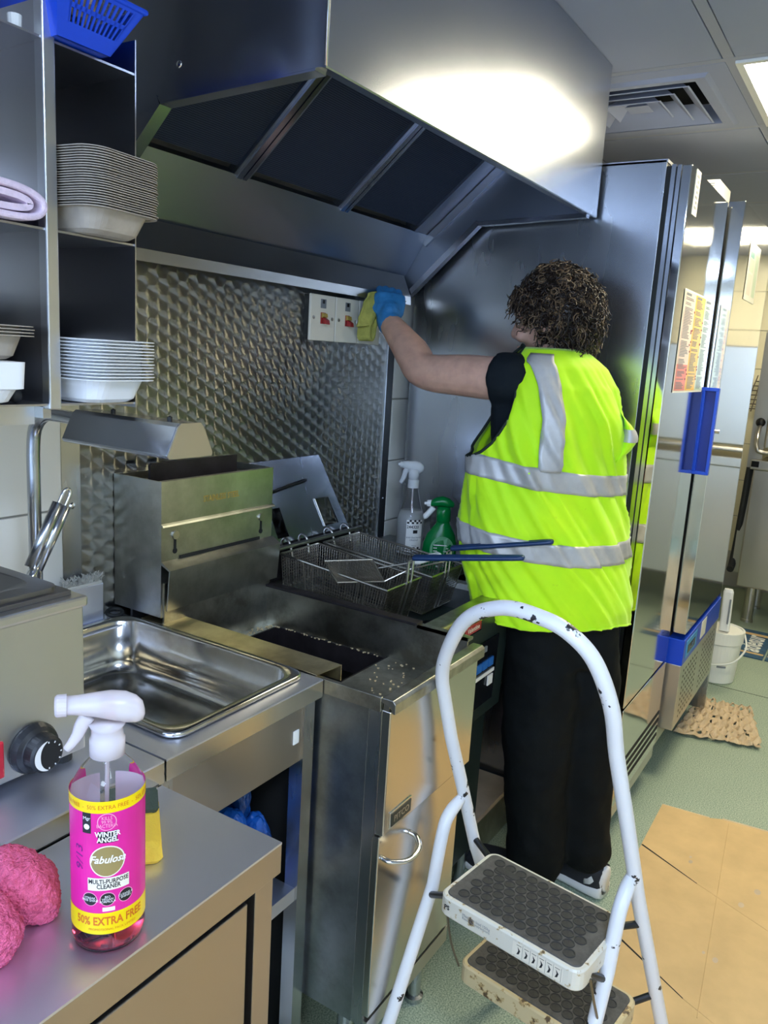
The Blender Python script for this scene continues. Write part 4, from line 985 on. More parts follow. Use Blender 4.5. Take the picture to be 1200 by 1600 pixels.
for w_, d_, z, o_ in [(.088, .05, 0, 0), (.096, .056, .004, 0), (.098, .057, .014, 0), (.098, .057, .045, 0), (.094, .055, .075, .001), (.080, .050, .100, .003), (.058, .044, .118, .005), (.042, .038, .130, .006), (.036, .036, .140, .006)]:
    rings.append([c+dR*(o_+w_/2*cos(2*pi*k/28))+dF*(d_/2*sin(2*pi*k/28))+V((0, 0, z)) for k in range(28)])
obj('bottle_body', b.loft(rings), 'green_bottle', t, smooth=True)
obj('head_neck', B().lathe([(.0185, c.z+.137), (.0205, c.z+.140), (.0205, c.z+.168), (.018, c.z+.18)], (c.x+dR.x*.006, c.y+dR.y*.006, 0), 24), 'green_bottle', t, smooth=True)
rings = []
for a, z, hh, hw in [(.034, .188, .004, .006), (.031, .188, .009, .012), (.018, .192, .013, .015), (.0, .195, .015, .015), (-.018, .192, .013, .014), (-.030, .187, .010, .012), (-.032, .187, .008, .010)]:
    rings.append([c+dR*(a)+dF*(hw*cos(2*pi*k/14))+V((0, 0, z+hh*sin(2*pi*k/14))) for k in range(14)])
obj('spray_head', B().loft(rings), 'green_bottle', t, smooth=True)
obj('nozzle', B().tube([c+dR*-.030+V((0, 0, .187)), c+dR*-.042+V((0, 0, .186)), c+dR*-.0425+V((0, 0, .186)), c+dR*-.050+V((0, 0, .186))], [.010, .009, .0045, .004], 12), 'white_plastic', t)
pts = smooth_path([c+dR*-.024+V((0, 0, .176)), c+dR*-.032+V((0, 0, .164)), c+dR*-.044+V((0, 0, .150)), c+dR*-.051+V((0, 0, .147))], 4)
obj('trigger', B().tube(pts, [.0065, .0068]+[.0066]*(len(pts)-4)+[.005, .003], 8, sq=1.3), 'white_plastic', t, smooth=True)
def gfront(u, z, lift=.0006):   # front surface of the body ellipse
    wv = .049-.0005; k = max(-1, min(1, u/wv)); return c+dR*u-dF*(.0285*math.sqrt(max(0, 1-k*k))+lift)+V((0, 0, z))
lb3 = obj('label', B().add([gfront(.008+.034*cos(2*pi*k/28), .058+.042*sin(2*pi*k/28)) for k in range(28)], [tuple(range(28))]), 'green_label', t)
for k in range(6): obj('text_line', B().add([gfront(-.016, .03+k*.0085, .0012), gfront(.026-.005*(k % 2), .03+k*.0085, .0012), gfront(.026-.005*(k % 2), .0325+k*.0085, .0012), gfront(-.016, .0325+k*.0085, .0012)], [(0, 1, 2, 3)]), 'paper_white', lb3)
obj('hazard_diamond', B().add([gfront(.031, .040, .0018), gfront(.0375, .048, .0018), gfront(.031, .056, .0018), gfront(.0245, .048, .0018)], [(0, 1, 2, 3)]), 'paper_white', lb3)
bc = B()
for k in range(9): bc.add([gfront(-.004+k*.0022, .013, .001), gfront(-.003+k*.0022, .013, .001), gfront(-.003+k*.0022, .024, .001), gfront(-.004+k*.0022, .024, .001)], [(0, 1, 2, 3)])
obj('bar_code', B().add([gfront(-.006, .011, .0006), gfront(.018, .011, .0006), gfront(.018, .026, .0006), gfront(-.006, .026, .0006)], [(0, 1, 2, 3)]), 'paper_white', lb3)
obj('bar_code_lines', bc, 'ink_black', lb3)
# isolator switches
for k, (xa, xb, lab) in enumerate(((1.720, 1.829, 'leftmost of the white switch plates with a red rocker'), (1.834, 1.943, 'middle white switch plate with a red rocker'), (1.948, 2.060, 'right white switch plate half behind the yellow cloth'))):
    t = thing('switch_plate', lab, 'switch', ((xa+xb)/2, 1.33, 1.476))
    obj('back_box', B().box(xa+.002, xb-.002, 1.338, 1.354, 1.477, 1.594), 'black_plastic', t)
    obj('plate', B().box(xa, xb, 1.330, 1.338, 1.475, 1.596), 'cream_plastic', t, bevel=.002)
    xm = (xa+xb)/2
    obj('rocker_well', B().box(xm-.011, xm+.011, 1.3285, 1.3305, 1.520, 1.550), 'red_plastic', t, bevel=.001)
    obj('rocker', B().prism([(1.3295, 1.549), (1.322, 1.547), (1.320, 1.538), (1.3295, 1.536)], 0, xm-.009, xm+.009), 'brass_print', t)
    obj('rocker_lever', B().prism([(1.3290, 1.538), (1.316, 1.530), (1.314, 1.519), (1.3290, 1.521)], 0, xm-.003, xm+.012), 'red_plastic', t, bevel=.001)
    obj('rating_label', B().box(xm-.012, xm+.012, 1.3292, 1.3303, 1.561, 1.585), 'ink_grey', t)
    obj('indicator', B().box(xm-.005, xm+.005, 1.3285, 1.3295, 1.573, 1.583), 'ink_black', t)
    for xs in (xa+.013, xb-.013): obj('screw', B().lathe([(.0001, -.002), (.0045, -.0015), (.005, 0)], (xs, 1.330, 1.535), 12, ax=1), 'steel_wire', t)
# ================================================================== STEP STOOL
e1, e2, SO = V((.99, -.137, 0)), V((.137, .99, 0)), V((1.2435, .411, 0))
def sp(a, b_, z): return SO+e1*a+e2*b_+V((0, 0, z))
t = thing('step_stool', 'chipped white two-step folding stool with a hooped handrail', 'step stool', tuple(SO))
L3 = [(.300, .172, .008), (.144, .195, .414), (.129, .202, .456), (.077, .207, .593), (.023, .214, .735), (-.025, .211, .860), (-.056, .184, .938)]
T3 = [(-.087, .128, 1.020), (-.101, .052, 1.062), (-.104, -.023, 1.064), (-.099, -.068, 1.050), (-.085, -.105, 1.013)]
R3 = [(-.054, -.127, .936), (-.018, -.131, .843), (.029, -.142, .719), (.095, -.156, .544), (.146, -.171, .410), (.217, -.192, .224), (.300, -.215, .008)]
up_ = [sp(*p) for p in L3[:5]]+smooth_path([sp(*p) for p in L3[4:]+T3+R3[:3]], 6)[6:-1]+[sp(*p) for p in R3[2:]]
obj('handrail_frame', B().tube(up_, .0128, 16), 'stool_white', t, smooth=True)
RLp = [(.077, .208, .588), (.034, .21, .566), (.015, .21, .530), (-.004, .21, .426), (-.056, .21, .317), (-.113, .21, .195), (-.200, .212, .008)]
RRp = [(.085, -.147, .592), (.045, -.150, .570), (.027, -.150, .530), (.012, -.150, .440), (-.020, -.151, .357), (-.092, -.153, .195), (-.178, -.155, .008)]
for pp_ in (RLp, RRp):
    q_ = smooth_path([sp(*p) for p in pp_[:4]], 4)+[sp(*p) for p in pp_[4:]]
    obj('rear_leg', B().tube(q_, [.0085, .0105, .012]+[.0128]*(len(q_)-3), 16), 'stool_white', t, smooth=True)
for p in (L3[0], R3[-1], RLp[-1], RRp[-1]):
    obj('foot_cap', B().tube([sp(p[0], p[1], .0), sp(p[0], p[1], .03)], .0155, 14), 'black_rubber', t)
for p in (L3[3], R3[3]):
    obj('pivot_bolt', B().tube([sp(p[0]+.012, p[1]+.0, p[2]-.005), sp(p[0]-.005, p[1]+.0, p[2]+.003)], .004, 8), 'steel_wire_dark', t)
def step(ca, cb, z, wa, wb_, th, mat):
    """wa along e1, wb_ along e2"""
    b = B().loft([[sp(ca+p.x, cb+p.y, p.z) for p in rrect(wa-.004, wb_-.004, .02, z-th)], [sp(ca+p.x, cb+p.y, p.z) for p in rrect(wa, wb_, .022, z-th+.003)],
                  [sp(ca+p.x, cb+p.y, p.z) for p in rrect(wa, wb_, .022, z-.003)], [sp(ca+p.x, cb+p.y, p.z) for p in rrect(wa-.006, wb_-.006, .02, z)]], True, True)
    o = obj('step', b, mat, t)
    mt_ = obj('tread_mat', B().loft([[sp(ca+p.x, cb+p.y, p.z) for p in rrect(wa-.018, wb_-.018, .014, z)], [sp(ca+p.x, cb+p.y, p.z) for p in rrect(wa-.02, wb_-.02, .014, z+.0022)]], False, True), 'tread_rubber', t)
    r_ = .0092; pit = .0235; first = ring0 = None
    base = WL[mt_.name]
    rows = int((wa-.03)/(pit*.87)); cols = int((wb_-.03)/pit)
    for i in range(rows):
        for j in range(cols-(i % 2)):
            a = (i-(rows-1)/2)*pit*.87; b2 = (j-(cols-1-(i % 2))/2)*pit
            if th > .03 and i in (rows-3, rows-2) and 1 <= j <= 3 and False: continue
            if first is None:
                first = obj('tread_stud', B().lathe([(r_+.0018, 0), (r_+.0014, .0016), (r_, .0018), (r_-.0008, .0004), (.0001, .0006)], (0, 0, 0), 18), 'tread_stud', mt_, local=True); o2 = first
            else: o2 = first.copy(); COL.objects.link(o2)
            o2.location = sp(ca+a, cb+b2, z+.0021)-base
    return mt_
s1 = step(.002, -.003, .492, .182, .285, .038, 'stool_step_white')
obj('name_oval', B().loft([[sp(.002+.045+p.x, .075+p.y, p.z) for p in rrect(.018, .05, .009, .4942)], [sp(.002+.045+p.x, .075+p.y, p.z) for p in rrect(.016, .048, .008, .4958)]]), 'tread_stud', s1)
s2 = step(.085, -.010, .290, .165, .30, .040, 'stool_step_rust')
# warning strip printed on the upper step's edge
st_ = bpy.data.objects['step']
fe = -.0895
def face(u, z): return sp(fe, u, z)   # near face, u from left(+) to right(-)
obj('warning_strip', B().add([face(-.115, .4605), face(-.02, .4605), face(-.02, .4855), face(-.115, .4855)], [(0, 1, 2, 3)]), 'label_cream', st_)
wl = B()
for k in range(6):
    u = -.028-k*.0145
    wl.add([face(u, .4825), face(u-.009, .4825), face(u-.009, .4815), face(u, .4815)], [(0, 1, 2, 3)])
    wl.add([face(u-.002, .479), face(u-.0075, .473), face(u-.0055, .466), face(u-.001, .464), face(u-.004, .472)], [(0, 1, 2, 3, 4)])
    wl.add([face(u-.0115, .4855), face(u-.012, .4855), face(u-.012, .4605), face(u-.0115, .4605)], [(0, 1, 2, 3)])
wl.v = [p-e1*.0006 for p in wl.v]
obj('warning_pictograms', wl, 'ink_black', st_)
obj('lettering', text('Maximum load 150kg\nRead the instructions', .0075, lambda x, y: sp(fe-.0006, .055-x, .475+y), sx=.9), 'ink_grey', st_)
obj('lettering', text('PS', .012, lambda x, y: sp(fe-.0006, .118-x, .474+y), bold=.0004), 'ink_black', st_)
for a in ((.020, .233, .415, .060, .140, .462), (.022, -.145, .415, .055, -.150, .462)):
    pass
for q0, q1 in (((-.012, .21, .410), (-.055, .139, .468)), ((.010, -.150, .425), (-.045, -.1400, .466)), ((.122, .203, .478), (.082, .137, .480)), ((.118, -.163, .480), (.080, -.135, .480)),
               ((.188, -.182, .300), (.16, -.150, .280)), ((.185, .184, .300), (.16, .135, .280))):
    obj('pivot_rod', B().tube([sp(*q0), sp(*q1)], .0065, 10), 'black_plastic', t)
obj('brace_wire', B().tube(smooth_path([sp(-.045, .142, .462), sp(-.04, .148, .42), sp(-.015, .150, .34), sp(.01, .143, .275)], 5), .0024, 7), 'steel_wire_dark', t)
obj('brace_wire', B().tube(smooth_path([sp(-.050, -.146, .462), sp(-.04, -.152, .42), sp(-.01, -.158, .34), sp(.01, -.155, .275)], 5), .0024, 7), 'steel_wire_dark', t)
# ================================================================== TALL FREEZERS
t = thing('upright_freezer', 'tall stainless freezer beside the person, food chart taped to its door', 'freezer', (2.5, .93, 0))
obj('side_panel', B().box(2.246, 2.250, .590, 1.325, .10, 1.990), 'steel_fridge_side', t, bevel=.001)
obj('cabinet_body', B().box(2.250, 2.775, .590, 1.32, .10, 1.988), 'dark_gap', t)
obj('top_cap', B().box(2.246, 2.775, .588, 1.325, 1.984, 1.992), 'steel_shelf_edge', t)
obj('door_gasket', B().box(2.252, 2.77, .576, .590, .13, 1.975), 'black_rubber', t)
obj('frame_strip', B().box(2.2475, 2.2515, .566, .577, .12, 1.978), 'steel_tube', t); obj('frame_strip', B().box(2.2475, 2.2515, .552, .562, .12, 1.976), 'steel_tube', t)
obj('seam', B().box(2.249, 2.77, .562, .566, .12, 1.972), 'black_rubber', t)
dr = obj('door', B().box(2.2475, 2.770, .525, .551, .472, 1.975), 'steel_fridge_front', t, bevel=.003)
lp_ = obj('lower_panel', B().box(2.2475, 2.770, .525, .551, .150, .464), 'steel_fridge_front', t, bevel=.002)
for k in range(4): obj('vent_slot', B().box(2.30, 2.765, .5235, .5255, .185+k*.028, .196+k*.028), 'dark_gap', lp_)
obj('kick_plate', B().box(2.2475, 2.770, .530, .56, .10, .142), 'steel_ledge', t)
for x, y in ((2.28, .62), (2.74, .62), (2.28, 1.28), (2.74, 1.28)): obj('foot', B().lathe([(.024, 0), (.024, .02), (.016, .03), (.016, .10)], (x, y, 0), 14), 'black_plastic', t)
sk = obj('door_sticker', B().box(2.30, 2.352, .5238, .5250, 1.862, 1.975), 'poster_white', dr)
for k in range(7): obj('sticker_mark', B().box(2.310+.01*(k % 2), 2.338, .5232, .5238, 1.878+k*.013, 1.885+k*.013), 'ink_grey', dr)
# chart: three colour columns of ruled text
def poster(x0, x1, z0, z1, y, label, cols, skew=0):
    t = thing('wall_chart', label, 'poster', ((x0+x1)/2, y, z0))
    def q(u, v, d): return V((x0+(x1-x0)*u+skew*(v-.5), y-d, z0+(z1-z0)*v))
    def rect(u0, u1, v0, v1, d): return B().add([q(u0, v0, d), q(u1, v0, d), q(u1, v1, d), q(u0, v1, d)], [(0, 1, 2, 3)])
    b = rect(0, 1, 0, 1, .0008); b.add([q(0, 0, 0), q(1, 0, 0), q(1, 1, 0), q(0, 1, 0)], [(0, 1, 2, 3)]); pg = obj('sheet', b, 'poster_white', t)
    for u0, u1, v0, v1, m in cols: obj('colour_block', rect(u0, u1, v0, v1, .0013), m, pg)
    return t, rect, pg
tp, rect, pg = poster(2.335, 2.735, 1.392, 1.676, .5240, 'food chart in pink, amber and green columns on the near freezer door',
    [(.02, .36, .28, .98, 'poster_pink'), (.02, .36, .02, .28, 'poster_red'), (.37, .70, .02, .98, 'poster_amber'), (.71, .98, .02, .98, 'poster_green')])
rr = random.Random(21)
lnb = B()
for c0, c1 in ((.05, .34), (.41, .67), (.74, .95)):
    k = .04
    while k < .93:
        if rr.random() < .07: k += .018; continue
        w_ = rr.uniform(.5, .95); d_ = rect(c0, c0+(c1-c0)*w_, k, k+.007, .0018); lnb.add(d_.v, d_.f); k += .0145
    d_ = rect(c0, c0+.16, .945, .968, .0018); lnb.add(d_.v, d_.f)
obj('printed_lines', lnb, 'ink_grey', pg)
mb = B()
for c0 in (.31, .345, .66, .67): 
    for k in range(5):
        v = rr.uniform(.1, .85); d_ = rect(c0, c0+.035, v, v+.018, .0021); mb.add(d_.v, d_.f)
obj('printed_symbols', mb, 'red_plastic', pg)
t = thing('upright_freezer', 'tall stainless freezer with a blue control strip, standing proud of the one before it', 'freezer', (3.17, .9, 0))
obj('side_panel', B().box(2.805, 2.812, .535, 1.325, .19, 1.985), 'steel_fridge_side', t)
obj('cabinet_body', B().box(2.812, 3.50, .545, 1.32, .10, 1.984), 'steel_far', t)
obj('side_panel', B().box(3.500, 3.530, .484, 1.325, .03, 1.985), 'steel_fridge_side', t)
obj('door_gasket', B().box(2.812, 3.49, .532, .545, .54, 1.97), 'black_rubber', t)
dr = obj('door', B().box(2.802, 3.49, .480, .531, .560, 1.985), 'steel_fridge_front', t, bevel=.002)
obj('recessed_handle', B().box(2.784, 2.806, .478, .529, 1.120, 1.130).box(2.784, 2.806, .478, .529, 1.395, 1.406).box(2.784, 2.806, .478, .487, 1.130, 1.395).box(2.784, 2.806, .520, .529, 1.130, 1.395), 'blue_plastic', dr, bevel=.001)
obj('handle_well_shade', B().box(2.8005, 2.8015, .486, .521, 1.128, 1.397), 'blue_well_shade', dr)  # flat plate; the darker blue paints the shade inside the grip
obj('door_lock', B().tube([(2.86, .480, 1.262), (2.86, .472, 1.262)], .007, 12), 'chrome', dr)
cs_ = obj('control_strip', B().box(2.801, 3.495, .478, .54, .445, .538), 'blue_plastic', t, bevel=.0015)
obj('display_panel', B().box(2.84, 3.02, .4765, .4785, .462, .525), 'blue_light', cs_, bevel=.001); obj('display', B().box(2.865, 2.985, .4755, .4770, .475, .505), 'screen_black', cs_)
obj('lettering', text('-18', .026, lambda x, y: V((2.93+x, .4750, .490+y)), sx=1.6), 'display_blue', cs_)
obj('control_label', B().box(3.10, 3.19, .4765, .4785, .462, .530), 'poster_white', cs_)
gp = obj('grille_panel', B().box(2.803, 3.495, .481, .54, .200, .444), 'steel_ledge', t, bevel=.0015)
gh = B()
for i in range(16):
    for j in range(9):
        if i in (7, 8): continue
        x = 2.87+i*.038; z = .232+j*.022; gh.lathe([(.0001, -.0003), (.006, -.0003)], (x, .4805, z), 6, ax=1)
obj('grille_holes', gh, 'dark_gap', gp, kind='stuff')
for x in (2.84, 3.46): obj('foot', B().lathe([(.024, 0), (.024, .03), (.016, .04), (.016, .12)], (x, .60, 0), 14), 'steel_ledge', t)
for x in (2.84, 3.46): obj('foot', B().lathe([(.024, 0), (.024, .03), (.016, .04), (.016, .12)], (x, 1.28, 0), 14), 'steel_ledge', t)
tp, rect, pg = poster(2.99, 3.22, 1.705, 1.895, .4790, 'curling colour chart in a plastic sleeve on the far freezer door',
    [(.12, .45, .74, .84, 'poster_teal'), (.12, .5, .50, .72, 'poster_green'), (.12, .45, .1, .46, 'poster_pink'), (.62, .92, .1, .84, 'poster_green')])
t = thing('cardboard_carton', 'printed pale carton lying on top of the freezers', 'carton', (3.0, .66, 1.99))
obj('carton_body', B().box(2.90, 3.10, .585, .75, 1.992, 2.075), 'poster_white', t, bevel=.002)
lnb = B()
for k in range(9): lnb.box(2.8990, 2.9000, .60, .66+.05*((k*7) % 3)/3, 2.004+k*.0072, 2.0065+k*.0072)
obj('printed_lines', lnb, 'ink_grey', t)
# ================================================================== FAR END
t = thing('dishwasher', 'stainless pass-through dishwasher at the far end of the aisle', 'dishwasher', (5.2, .25, 0))
obj('lower_body', B().box(4.98, 5.55, -.30, .612, .235, .93), 'steel_far', t, bevel=.006)
obj('control_edge', B().box(4.965, 5.55, -.31, .63, .93, .985), 'steel_far', t, bevel=.004)
obj('hood_body', B().box(5.0, 5.5, -.28, .58, 1.05, 1.62), 'steel_far', t, bevel=.01)
obj('side_column', B().box(5.05, 5.5, .585, .66, .3, 1.70), 'steel_far', t)
obj('lift_handle', B().tube(smooth_path([V((5.05, .618, 1.19)), V((4.93, .612, 1.12)), V((4.90, .60, 1.06)), V((4.90, .56, 1.035)), V((4.90, .30, 1.035)), V((4.90, -.25, 1.035))], 5), .012, 10), 'steel_wire', t, smooth=True)
obj('handle_boss', B().ball((5.03, .618, 1.195), .026, 14, 9), 'black_plastic', t, smooth=True)
obj('control_box', B().box(4.955, 4.968, .585, .625, .945, .978), 'screen_black', t)
obj('hose', B().tube(smooth_path([V((5.05, .64, .93)), V((5.06, .65, .6)), V((5.1, .66, .45)), V((5.05, .66, .35)), V((5.0, .66, .32))], 5), .02, 10), 'black_rubber', t)
for x, y in ((5.1, .54), (5.1, -.25), (5.45, .54), (5.45, -.25)): obj('leg', B().lathe([(.034, 0), (.034, .015), (.03, .02), (.03, .24)], (x, y, 0), 18), 'steel_wire', t)
t = thing('drying_rack', 'wire rack hanging on the far tiled wall', 'rack', (5.8, .78, 1.3))
wbk = B()
for k in range(7): wbk.tube([(5.85, .86-.012*k, 1.24+.03*k), (5.85, .70, 1.24+.03*k)], .004, 5)
for k in range(4): wbk.tube([(5.85, .70+.045*k, 1.22), (5.85, .70+.025*k, 1.46)], .004, 5)
obj('rack_wires', wbk, 'steel_wire_dark', t, kind='stuff')
# bucket with a brush handle
t = thing('bucket', 'white lidded plastic bucket with a carrying handle on the floor', 'bucket', (4.0, .528, 0))
bx, by = 4.0, .528
obj('bucket_body', B().lathe([(.082, 0), (.088, .004), (.100, .195), (.106, .20), (.106, .245), (.103, .250)], (bx, by, 0), 40), 'bucket_white', t, smooth=False)
obj('bucket_lid', B().lathe([(.108, .245), (.108, .256), (.098, .258), (.096, .252), (.0001, .252)], (bx, by, 0), 40), 'bucket_white', t)
obj('bucket_handle', B().tube(smooth_path([V((bx+.03, by-.104, .235)), V((bx-.045, by-.125, .19)), V((bx-.10, by-.085, .13)), V((bx-.125, by, .105)), V((bx-.12, by+.06, .115)), V((bx-.05, by+.108, .18))], 6), .0045, 8), 'bucket_white', t, smooth=True)
obj('bucket_label', B().loft([[V((bx+.0965*cos(a), by+.0965*sin(a), z)) for z in (.085, .095)] for a in [R(190)+R(5)*k for k in range(6)]], False, False, False), 'ink_grey', t)
t = thing('scraper', 'white plastic handle with a dark strip standing up out of the bucket lid', 'scraper', (3.955, .508, .258))
obj('handle', B().loft([[V((3.955+p.x, .508+p.y, p.z)) for p in rrect(.03, .046, .012, .259)], [V((3.945+p.x, .512+p.y, p.z)) for p in rrect(.03, .046, .012, .45)], [V((3.945+p.x, .512+p.y, p.z)) for p in rrect(.022, .036, .01, .465)]]), 'white_plastic', t)
obj('strip', B().box(3.924, 3.930, .492, .499, .30, .42), 'ink_grey', t)
# ================================================================== FLOOR COVERINGS
def sheet(name, pts, z, th, mat, label, cat, parent=None, warp=0):
    b = B().prism([(p[0], p[1]) for p in pts], 2, z, z+th)
    o = obj(name, b, mat, parent)
    if label: tag(o, label, cat)
    return o
sheet('cardboard_sheet', [(1.45, .405), (2.30, .445), (2.372, .447), (2.640, .450), (2.652, .300), (2.672, .262), (2.69, .12), (2.73, -.40), (1.60, -.62), (-.9, -.60), (-.9, .36)], .0006, .004, 'cardboard', 'large flattened brown cardboard box on the floor beside the stool', 'cardboard')
cbs = bpy.data.objects['cardboard_sheet']
for a, b_ in (((2.358, .445), (2.262, .262)), ((1.925, .42), (1.79, .2))):
    A_, C_ = V((a[0], a[1], 0)), V((b_[0], b_[1], 0)); d_ = (C_-A_).normalized(); n_ = V((-d_.y, d_.x, 0))*.0035
    obj('slit', B().add([(A_+n_+V((0, 0, .0050))), (C_+n_*.4+V((0, 0, .0050))), (C_-n_*.4+V((0, 0, .0050))), (A_-n_+V((0, 0, .0050)))], [(0, 1, 2, 3)]), 'dark_gap', cbs)
for a, b_ in (((2.262, .262), (2.05, -.2)), ((2.66, .24), (1.75, .16)), ((1.79, .2), (1.70, .0))):
    A_, C_ = V((a[0], a[1], .0046)), V((b_[0], b_[1], .0046)); obj('crease', B().tube([A_, C_], .0013, 5), 'cardboard', cbs)
obj('torn_edge', B().tube([V((2.64, .45, .004)), V((2.655, .30, .004))], .0022, 5), 'cardboard_edge', cbs); obj('torn_edge', B().tube([V((2.672, .262, .005)), V((2.70, .02, .005))], .003, 5), 'cardboard_edge', cbs)
rr = random.Random(2)
sb = B()
for x, y, r in ((2.36, .30, .006), (2.385, .305, .004), (2.24, .14, .008), (2.33, .11, .009), (1.97, .16, .007), (1.98, .19, .004), (1.60, .1, .006), (2.15, -.02, .01)):
    sb.add([V((x+r*1.6*cos(2*pi*k/10), y+r*sin(2*pi*k/10), .0049)) for k in range(10)], [tuple(range(10))])
obj('stain', sb, 'wood_board', cbs)
# moulded pulp egg tray flattened on the floor
b = B(); nu, nv = 46, 34
rr = random.Random(4)
C0, C1, C2, C3 = V((3.215, .545, 0)), V((3.30, .225, 0)), V((3.69, .315, 0)), V((3.66, .53, 0))
def pm(u, v):
    p = C0.lerp(C1, u).lerp(C3.lerp(C2, u), v)
    p = p+V((noise.noise(V((u*9, v*2, 1)))*.012, noise.noise(V((u*3, v*9, 5)))*.012, 0))
    z = .016+.014*sin(u*6*2*pi)*sin(v*5*2*pi)+.008*noise.noise(V((u*14, v*14, 3)))
    return V((p.x, p.y, max(.0012, z)))
b.loft([[pm(i/nu, j/nv) for i in range(nu+1)] for j in range(nv+1)], False, False, False)
hole = set()
b.f = [f for f in b.f if not (noise.noise(V((b.v[f[0]].x*60, b.v[f[0]].y*60, 9))) > .40)]
tag(obj('egg_tray', b, 'pulp_mat', solid=.002), 'flattened moulded-pulp egg tray on the floor below the far freezer', 'egg tray')
for i, (x0, y0, w_, d_, lab) in enumerate(((4.42, .60, .50, -.235, 'blue and brown printed cardboard mat lettered adesur, beside the bucket'), (4.42, .355, .50, -.30, 'blue printed cardboard mat at the right edge, next to the lettered one'))):
    t = thing('printed_mat', lab, 'mat', (x0+w_/2, y0+d_/2, 0))
    obj('mat_board', B().box(x0, x0+w_, y0+d_, y0, .001, .006), 'print_blue', t)
    bnd = B().box(x0+.06, x0+.085, y0+d_+.005, y0-.005, .006, .0066).box(x0+.40, x0+.44, y0+d_+.005, y0-.03, .006, .0066).box(x0+.10, x0+.40, y0-.055, y0-.015, .006, .0064)
    obj('brown_print', bnd, 'cardboard', t)
    if i == 0: obj('lettering', text('adesur', .155, lambda x, y: V((x0+.245+x, y0+d_*.66+y*.95, .0068)), .2, .004, .72), 'print_white', t)
    else: obj('lettering', text('adesur', .155, lambda x, y: V((x0+.245+x, y0-.20+y*.95, .0068)), .2, .004, .72), 'print_white', t)
# pink packet on the plinth board
t = thing('pink_packet', 'crumpled pink wrapper standing on the low wooden board', 'wrapper', (1.955, .90, .143))
b = crumple((1.955, .90, .205), .055, (.55, .7, 1.05), 2.2, .2, n=30, m=20); b.v = [V((min(max(p.x, 1.895), 2.1), p.y, max(p.z, .1432))) for p in b.v]
obj('wrapper', b, 'microfibre_pink', t)
b = crumple((2.0, .95, .235), .06, (.55, .7, 1.3), 6.2, .2, n=30, m=20); b.v = [V((p.x, p.y, max(p.z, .1432))) for p in b.v]
obj('wrapper', b, 'cloth_pink_pale', t)
# ================================================================== PERSON
PR, PF, PO = V((.309, -.951, 0)), V((.951, .309, 0)), V((1.98, .68, 0))
def pv(r, f, u): return PO+PR*r+PF*f+V((0, 0, u))
LA = PR*-.767+PF*-.645; FA_ = PR*-.645+PF*.767        # the person's left, the person's front
P_ = thing('person', 'person with curly brown hair in a yellow hi-vis vest, wiping the wall with a cloth', 'person', tuple(PO))
def limb(b, pts, rs, n=16, sq=1, sub=5):
    pp = smooth_path(pts, sub); m = len(pts)-1; rr_ = []
    for k in range(len(pp)):
        t_ = k/sub; i = min(int(t_), m-1); x = t_-i; rr_.append(rs[i]*(1-x)+rs[i+1]*x)
    b.tube(pp, rr_, n, sq=sq); b.ball(pp[0], rr_[0]*.97, 12, 8); b.ball(pp[-1], rr_[-1]*.97, 12, 8)
def ring(c, a, bb, n=28, ax=LA, ay=FA_): return [c+ax*(a*cos(2*pi*k/n))+ay*(bb*sin(2*pi*k/n)) for k in range(n)]
def remesh(o, vox, it=6, fac=.5, disp=None):
    m = o.modifiers.new('remesh', 'REMESH'); m.mode = 'VOXEL'; m.voxel_size = vox; m.use_smooth_shade = True
    s_ = o.modifiers.new('smooth', 'SMOOTH'); s_.iterations = it; s_.factor = fac
    if disp:
        tx = bpy.data.textures.new(o.name+'_folds', 'CLOUDS'); tx.noise_scale = disp[0]; tx.noise_depth = 2
        d = o.modifiers.new('folds', 'DISPLACE'); d.texture = tx; d.strength = disp[1]; d.mid_level = .5; d.texture_coords = 'LOCAL'
shL, elL, wrL = pv(-.160, -.070, 1.405), V((1.865, 1.053, 1.412)), V((1.962, 1.238, 1.541))
shR, elR, wrR = pv(.005, .11, 1.395), pv(.07, .15, 1.15), pv(-.04, .19, 1.05)
HC = pv(-.072, .045, 1.560); hf = (PR*-.955+PF*.30+V((0, 0, -.16))).normalized(); hs_ = hf.cross(V((0, 0, 1))).normalized(); hu = hs_.cross(hf)
def hq(f, s_, u_): return HC+hf*f+hs_*s_+hu*u_
b = B()
# trunk and legs (under the clothes)
b.loft([ring(pv(.01, 0, .80), .15, .095), ring(pv(.005, 0, .90), .155, .10), ring(pv(-.02, .01, 1.05), .135, .09), ring(pv(-.04, .02, 1.22), .132, .086), ring(pv(-.055, .025, 1.34), .140, .084), ring(pv(-.062, .03, 1.42), .115, .062), ring(pv(-.064, .035, 1.46), .06, .055)])
limb(b, [pv(-.05, -.03, .86), pv(-.012, -.045, .48), pv(.012, -.055, .10)], [.082, .055, .040])
limb(b, [pv(.07, .03, .86), pv(.115, .03, .48), pv(.152, .02, .10)], [.082, .055, .040])
limb(b, [pv(-.064, .035, 1.42), pv(-.070, .040, 1.53)], [.058, .052])
HOLE_ = 0
up1 = shL.lerp(elL, .5); fo1 = elL.lerp(wrL, .35)
limb(b, [shL, up1, elL, fo1, wrL], [.058, .056, .049, .049, .031], sq=.97)
limb(b, [shR, shR.lerp(elR, .5), elR, elR.lerp(wrR, .35), wrR], [.054, .047, .040, .041, .028])
